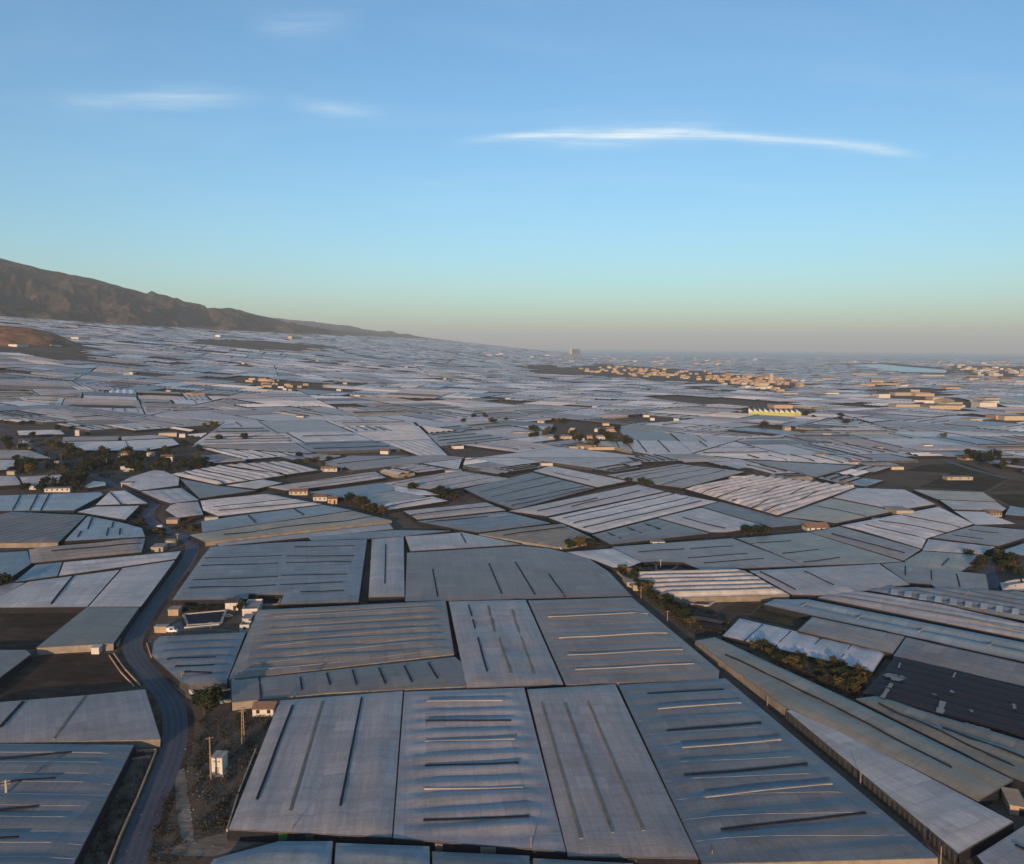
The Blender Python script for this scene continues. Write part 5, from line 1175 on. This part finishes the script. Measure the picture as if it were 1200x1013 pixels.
def crown_mesh(name, rx, rz_, z0, n, leaf, mat, seed, lumps=7):
    r = random.Random(seed); b = MB()
    ls = [(Vector((r.uniform(-.55, .55) * rx, r.uniform(-.55, .55) * rx, z0 + r.uniform(-.45, .5) * rz_)), r.uniform(.4, .62)) for _ in range(lumps)]
    for _ in range(n):
        c, k = r.choice(ls); v = Vector((r.gauss(0, 1), r.gauss(0, 1), r.gauss(0, 1))).normalized() * (r.random() ** .4)
        p = c + Vector((v.x * rx * k, v.y * rx * k, v.z * rz_ * k))
        a = Vector((r.gauss(0, 1), r.gauss(0, 1), r.gauss(0, 1))).normalized(); e = a.orthogonal().normalized(); f = a.cross(e); s = leaf * r.uniform(.6, 1.4)
        b.quad(tuple(p - e * s - f * s * .6), tuple(p + e * s - f * s * .6), tuple(p + e * s * .7 + f * s * .6), tuple(p - e * s * .7 + f * s * .6))
    return b.mesh(name, [mat])
def trunk_mesh(h, r):
    b = MB(); b.bar((0, 0, -.3), (.1, .05, h), r * 2, w2=r * 1.1)
    for a in (.4, 2.3, 4.4): b.bar((.1, .05, h * .75), (.1 + math.cos(a) * h * .5, math.sin(a) * h * .5, h * 1.5), r, w2=r * .4)
    return b.mesh('trunk', [M_bark])
CR = [crown_mesh('crown', 2.6, 2.2, 2.5, 700, .26, M_leafA, 1), crown_mesh('crown', 2.8, 2.4, 2.9, 700, .26, M_leafA, 2, 9), crown_mesh('crown', 2.5, 1.9, 2.6, 560, .24, M_leafB, 3, 8)]
CYP = crown_mesh('crown', 1.0, 4.2, 5.0, 520, .22, M_leafA, 4, 8)
TR = trunk_mesh(1.6, .18); SHR = [crown_mesh('foliage', 1.5, 1.0, .8, 260, .2, M_leafB, 5, 5), crown_mesh('foliage', 1.4, 1.0, .8, 260, .2, M_leafA, 6, 5)]
rv = random.Random(33); SHT = [trunk_mesh(.5, .06)]
def tree(px, py, s, k, fmt, group, label=None, name='tree', cat='tree'):
    p = P(px, py)
    if not label:
        for _ in range(14):
            if not taken(p): break
            px += rv.uniform(-6, 6); py += rv.uniform(-3, 3); p = P(px, py)
        else: return
    root = thing(name, label or uniq(fmt, px, py), cat, p, rv.uniform(0, 6.28), group); root.scale = (s * rv.uniform(.9, 1.15), s * rv.uniform(.9, 1.15), s * rv.uniform(.85, 1.15))
    if name == 'shrub': link('foliage', SHR[k], parent=root); link('stem', SHT[0], parent=root)
    else: link('crown', CYP if k == 9 else CR[k], parent=root); link('trunk', TR, parent=root)
tree(240, 838, 2.1, 0, '', None, 'large dark round tree at the outside of the road curve')
tree(4, 690, 1.7, 1, '', None, 'round dark tree at the left edge before the dull blue greenhouse')
tree(283, 717, .9, 0, '', None, 'round dark tree beside the white gabled shed')
tree(410, 590, 1.7, 1, '', None, 'tall dark tree right of the paired tiled farmhouses')
for k in range(34):
    f = rv.random(); x = 722 + f * 86 + rv.uniform(-8, 8); y = 668 + f * 68 + rv.uniform(-6, 9)
    if x < 716 + (y - 660) * 1.15: x += 14
    tree(x, y, rv.uniform(.7, 1.3), rv.choice((0, 1, 1, 2)), 'dark clump tree, %s', 'trees in the clump right of centre')
k = 0
while k < 46:
    x, y = rv.uniform(870, 1025), rv.uniform(752, 824)
    if not inside((x, y), [(868, 752), (900, 763), (950, 777), (1021, 792), (1011, 810), (998, 819), (940, 793), (890, 769)]): continue
    k += 1; tree(x, y, rv.uniform(.5, 1.0), rv.choice((2, 2, 0, 1)), 'bushy tree, %s', 'trees below the five bays')
for (x, y) in [(87, 572), (84, 566), (92, 575), (80, 572), (96, 568), (90, 560), (105, 548), (112, 552), (97, 555)]: tree(x, y, rv.uniform(1.8, 2.6), rv.choice((0, 1)), 'tall dark tree, %s', 'dark hamlet trees')
for k in range(130):
    x, y = rv.uniform(5, 240), rv.uniform(524, 556)
    if inside((x, y), [(72, 515), (205, 512), (212, 523), (172, 531), (100, 531)]) or (x < 62 and 526 < y < 552 and rv.random() < .7): continue
    tree(x, y, rv.uniform(.9, 2.0), rv.choice((0, 1, 1, 2)), 'dark hamlet tree, %s', 'dark hamlet trees')
for (x, y, s) in [(57, 572, 1.4), (46, 576, .9), (31, 573, .8), (27, 575, .7), (30, 548, 1.3), (36, 548, 1.2), (24, 550, 1.0), (8, 522, 1.4), (12, 528, 1.2), (38, 512, 1.0), (60, 510, 1.0), (102, 512, .9)]: tree(x, y, s * 1.6, rv.choice((0, 1)), 'dark hamlet tree, %s', 'dark hamlet trees')
for (x, y) in [(47, 575), (25, 574), (38, 545)]: tree(x, y, .8, 9, 'slim cypress, %s', 'cypresses')
for k in range(22):
    x, y = rv.choice([(rv.uniform(205, 235), rv.uniform(611, 622)), (rv.uniform(155, 168), rv.uniform(600, 616)), (rv.uniform(172, 192), rv.uniform(622, 630))])
    tree(x, y, rv.uniform(.9, 1.9), rv.choice((0, 1)), 'dark roadside shrub, %s', 'shrubs along the road', name='shrub', cat='shrub')
for k in range(18): tree(206 + k * 3.1, 716 - k * .1 + rv.uniform(-1, 1), rv.uniform(.8, 1.2), 1, 'dark hedge shrub, %s', 'hedge under the slate greenhouse', name='shrub', cat='shrub')
for (x0, x1, y0, y1, n_) in [(415, 450, 590, 606, 12), (480, 535, 572, 586, 14), (655, 695, 637, 643, 10), (745, 765, 564, 572, 7), (620, 700, 506, 524, 16), (700, 765, 512, 527, 12), (545, 600, 489, 496, 8), (640, 665, 494, 500, 4), (1105, 1112, 516, 524, 4), (1095, 1200, 522, 552, 16), (860, 990, 482, 498, 16), (1155, 1200, 655, 676, 10), (790, 900, 618, 628, 8), (1130, 1150, 662, 670, 6), (240, 330, 497, 545, 8), (350, 420, 537, 551, 14)]:
    for k in range(n_):
        f = rv.random(); tree(x0 + (x1 - x0) * f, y0 + (y1 - y0) * min(1, max(0, f + rv.uniform(-.25, .25))), rv.uniform(.8, 1.5) * (1.8 if y0 < 530 else 1.1), rv.choice((0, 1, 2)), 'dark tree, %s', 'scattered trees on the plain')
# ground scrub, weeds and litter nobody could count
SV = MB(); rr = random.Random(8)
def scrub(poly, n, s0, s1, up=.5):
    xs = [p[0] for p in poly]; ys = [p[1] for p in poly]; k = 0
    while k < n:
        x, y = rr.uniform(min(xs), max(xs)), rr.uniform(min(ys), max(ys))
        if not inside((x, y), poly): continue
        if mn.noise(Vector((x * .11, y * .11, 3.3))) < rr.uniform(-.25, .45): continue
        k += 1; p = P(x, y); rc = rr.uniform(s0, s1) * 2
        for _ in range(9):
            c = p + Vector((rr.gauss(0, rc), rr.gauss(0, rc), rr.uniform(.05, up))); a = Vector((rr.gauss(0, 1), rr.gauss(0, 1), rr.gauss(0, .7))).normalized(); e = a.orthogonal().normalized(); f = a.cross(e); s = rr.uniform(s0, s1) * .42
            SV.quad(tuple(c - e * s - f * s), tuple(c + e * s - f * s), tuple(c + e * s + f * s), tuple(c - e * s + f * s))
scrub([(262, 838), (322, 832), (268, 972), (232, 985), (222, 930), (230, 905)], 430, .2, .5, .8)
scrub([(232, 845), (262, 838), (240, 905), (215, 900)], 200, .15, .35)
scrub([(153, 880), (183, 884), (128, 1013), (92, 1013)], 320, .15, .35)
scrub([(172, 1003), (190, 930), (205, 915), (215, 1000), (240, 1013), (170, 1013)], 180, .15, .35)
scrub([(905, 778), (1012, 806), (1000, 820), (850, 752)], 420, .25, .6, 1.0)
scrub([(715, 660), (745, 680), (840, 712), (860, 745), (815, 748)], 600, .2, .55, .8)
scrub([(150, 600), (168, 596), (170, 618), (195, 632), (170, 630), (150, 612)], 160, .25, .6, .9)
scrub([(195, 602), (236, 608), (236, 625), (205, 618)], 200, .25, .6, .9)
scrub([(5, 505), (70, 512), (215, 530), (240, 548), (130, 560), (30, 556)], 650, .5, 1.2, 1.8)
scrub([(480, 572), (530, 580), (545, 590), (500, 582)], 120, .4, .9, 1.2)
scrub([(620, 504), (700, 510), (765, 526), (690, 524)], 220, .6, 1.4, 1.8)
scrub([(1100, 522), (1200, 545), (1200, 555), (1150, 540)], 160, .6, 1.2, 1.6)
o = link('scrub', SV.mesh('scrub', [M_scrub])); o['kind'] = 'stuff'; o['label'] = 'dry scrub and weeds on the bare ground between greenhouses'; o['category'] = 'scrub'
# litter on the verge
LV = MB()
for k in range(80):
    x, y = rr.choice([(rr.gauss(240, 14), rr.gauss(945, 25)), (rr.gauss(225, 8), rr.gauss(900, 30)), (rr.uniform(95, 175), rr.uniform(885, 1010)), (rr.uniform(800, 870), rr.uniform(745, 765))])
    p = P(x, y, .06); s = rr.uniform(.06, .2); LV.box(p.x - s, p.x + s, p.y - s * .6, p.y + s * .6, p.z - .1, p.z + s * .5)
o = link('litter', LV.mesh('litter', [M_conc])); o['kind'] = 'stuff'; o['label'] = 'pale stones and litter strewn along the road verge'; o['category'] = 'litter'
# ------------------------------------------------------------------ the air
mt = bpy.data.materials.new('haze_air'); mt.use_nodes = True; t = mt.node_tree; t.nodes.clear()
pv = N(t, 'ShaderNodeVolumePrincipled'); pv.inputs['Color'].default_value = (.76, .90, 1.0, 1); pv.inputs['Density'].default_value = 4.8e-5; pv.inputs['Anisotropy'].default_value = 0.0
om = N(t, 'ShaderNodeOutputMaterial'); t.links.new(pv.outputs[0], om.inputs['Volume'])
b = MB(); b.box(-95000, 95000, -95000, 95000, -8, 860); o = link('haze', b.mesh('haze', [mt])); o['kind'] = 'stuff'; o['label'] = 'thin pale haze lying over the whole plain'; o['category'] = 'haze'
# ------------------------------------------------------------------ labels of the many alike: which one, counted from a landmark
MARKS = [(905, 484, 'the lime green factory'), (690, 433, 'the left end of the far town'), (765, 438, 'the middle of the far town'), (835, 443, 'the church side of the far town'), (910, 452, 'the right end of the far town'), (1052, 432, 'the lagoon'),
         (1158, 475, 'the tall white packing warehouse'), (1190, 490, 'the cream edge warehouse'), (1040, 463, 'the white warehouse pair'), (655, 512, 'the cream cluster warehouse'), (620, 506, 'the low cream warehouse'), (815, 533, 'the low cream shed row'),
         (1088, 522, 'the white roadside house'), (1115, 556, 'the olive field'), (232, 462, 'the orange brick warehouse'), (315, 450, 'the ochre village'), (30, 400, 'the lit knoll'), (98, 397, 'the white knoll warehouse'), (140, 522, 'the wide white hamlet roof'),
         (28, 523, 'the ochre hamlet house'), (195, 537, 'the red-roofed hamlet house'), (66, 545, 'the cream hamlet tower'), (90, 566, 'the hamlet road'), (385, 551, 'the white hedge farmhouse'), (530, 552, 'the cream head shed'), (641, 545, 'the white mid hut'),
         (585, 491, 'the dark mid plot'), (675, 412, 'the lone hotel block'), (410, 588, 'the tall farmhouse tree'), (750, 690, 'the cream tree hut'), (825, 707, 'the blue pool'), (955, 790, 'the five white bays'), (840, 733, 'the black shade frames'), (752, 667, 'the cream farmhouse'), (1187, 660, 'the brown palm hut'),
         (201, 635, 'the round tank'), (230, 710, 'the dark reservoir'), (868, 560, 'the white shed'), (1060, 594, 'the cream box building'), (772, 630, 'the white lane hut'), (345, 397, 'the pale foot warehouse'), (510, 580, 'the brown scrub patch'), (440, 600, 'the dark lane'), (1045, 783, 'the top of the black net'), (1110, 828, 'the foot of the black net'),
         (450, 470, 'the empty left plain'), (480, 430, 'the far left plain'), (760, 475, 'the brown strip field'), (970, 462, 'the white road warehouse'), (1185, 437, 'the right-hand settlement'), (1100, 427, 'the far shore'), (560, 520, 'the picture centre'), (420, 540, 'the dark hedge'), (980, 540, 'the striped roof')]
ORD = ['nearest', 'second', 'third', 'fourth', 'fifth', 'sixth', 'seventh', 'eighth', 'ninth', 'tenth', 'eleventh', 'twelfth', 'thirteenth', 'fourteenth', 'fifteenth', 'sixteenth', 'seventeenth', 'eighteenth', 'nineteenth', 'twentieth', 'twenty-first', 'twenty-second', 'twenty-third', 'twenty-fourth', 'twenty-fifth']
DIRS = ['right of', 'above right of', 'above', 'above left of', 'left of', 'below left of', 'below', 'below right of']
buck = {}
for o, pre, x, y in LATER:
    mk = min(MARKS, key=lambda m_: math.hypot(m_[0] - x, 2.2 * (m_[1] - y))); d = math.hypot(mk[0] - x, 2.2 * (mk[1] - y))
    s = int(round(math.atan2(2.2 * (mk[1] - y), x - mk[0]) / (math.pi / 4))) % 8
    buck.setdefault((pre, mk[2], s), []).append((d, o))
for (pre, mk, s), lst in buck.items():
    lst.sort(key=lambda e: e[0])
    for k, (d, o) in enumerate(lst): o['label'] = f"{pre}, {ORD[k]} {DIRS[s]} {mk}" if len(lst) > 1 else f"{pre}, {DIRS[s]} {mk}"
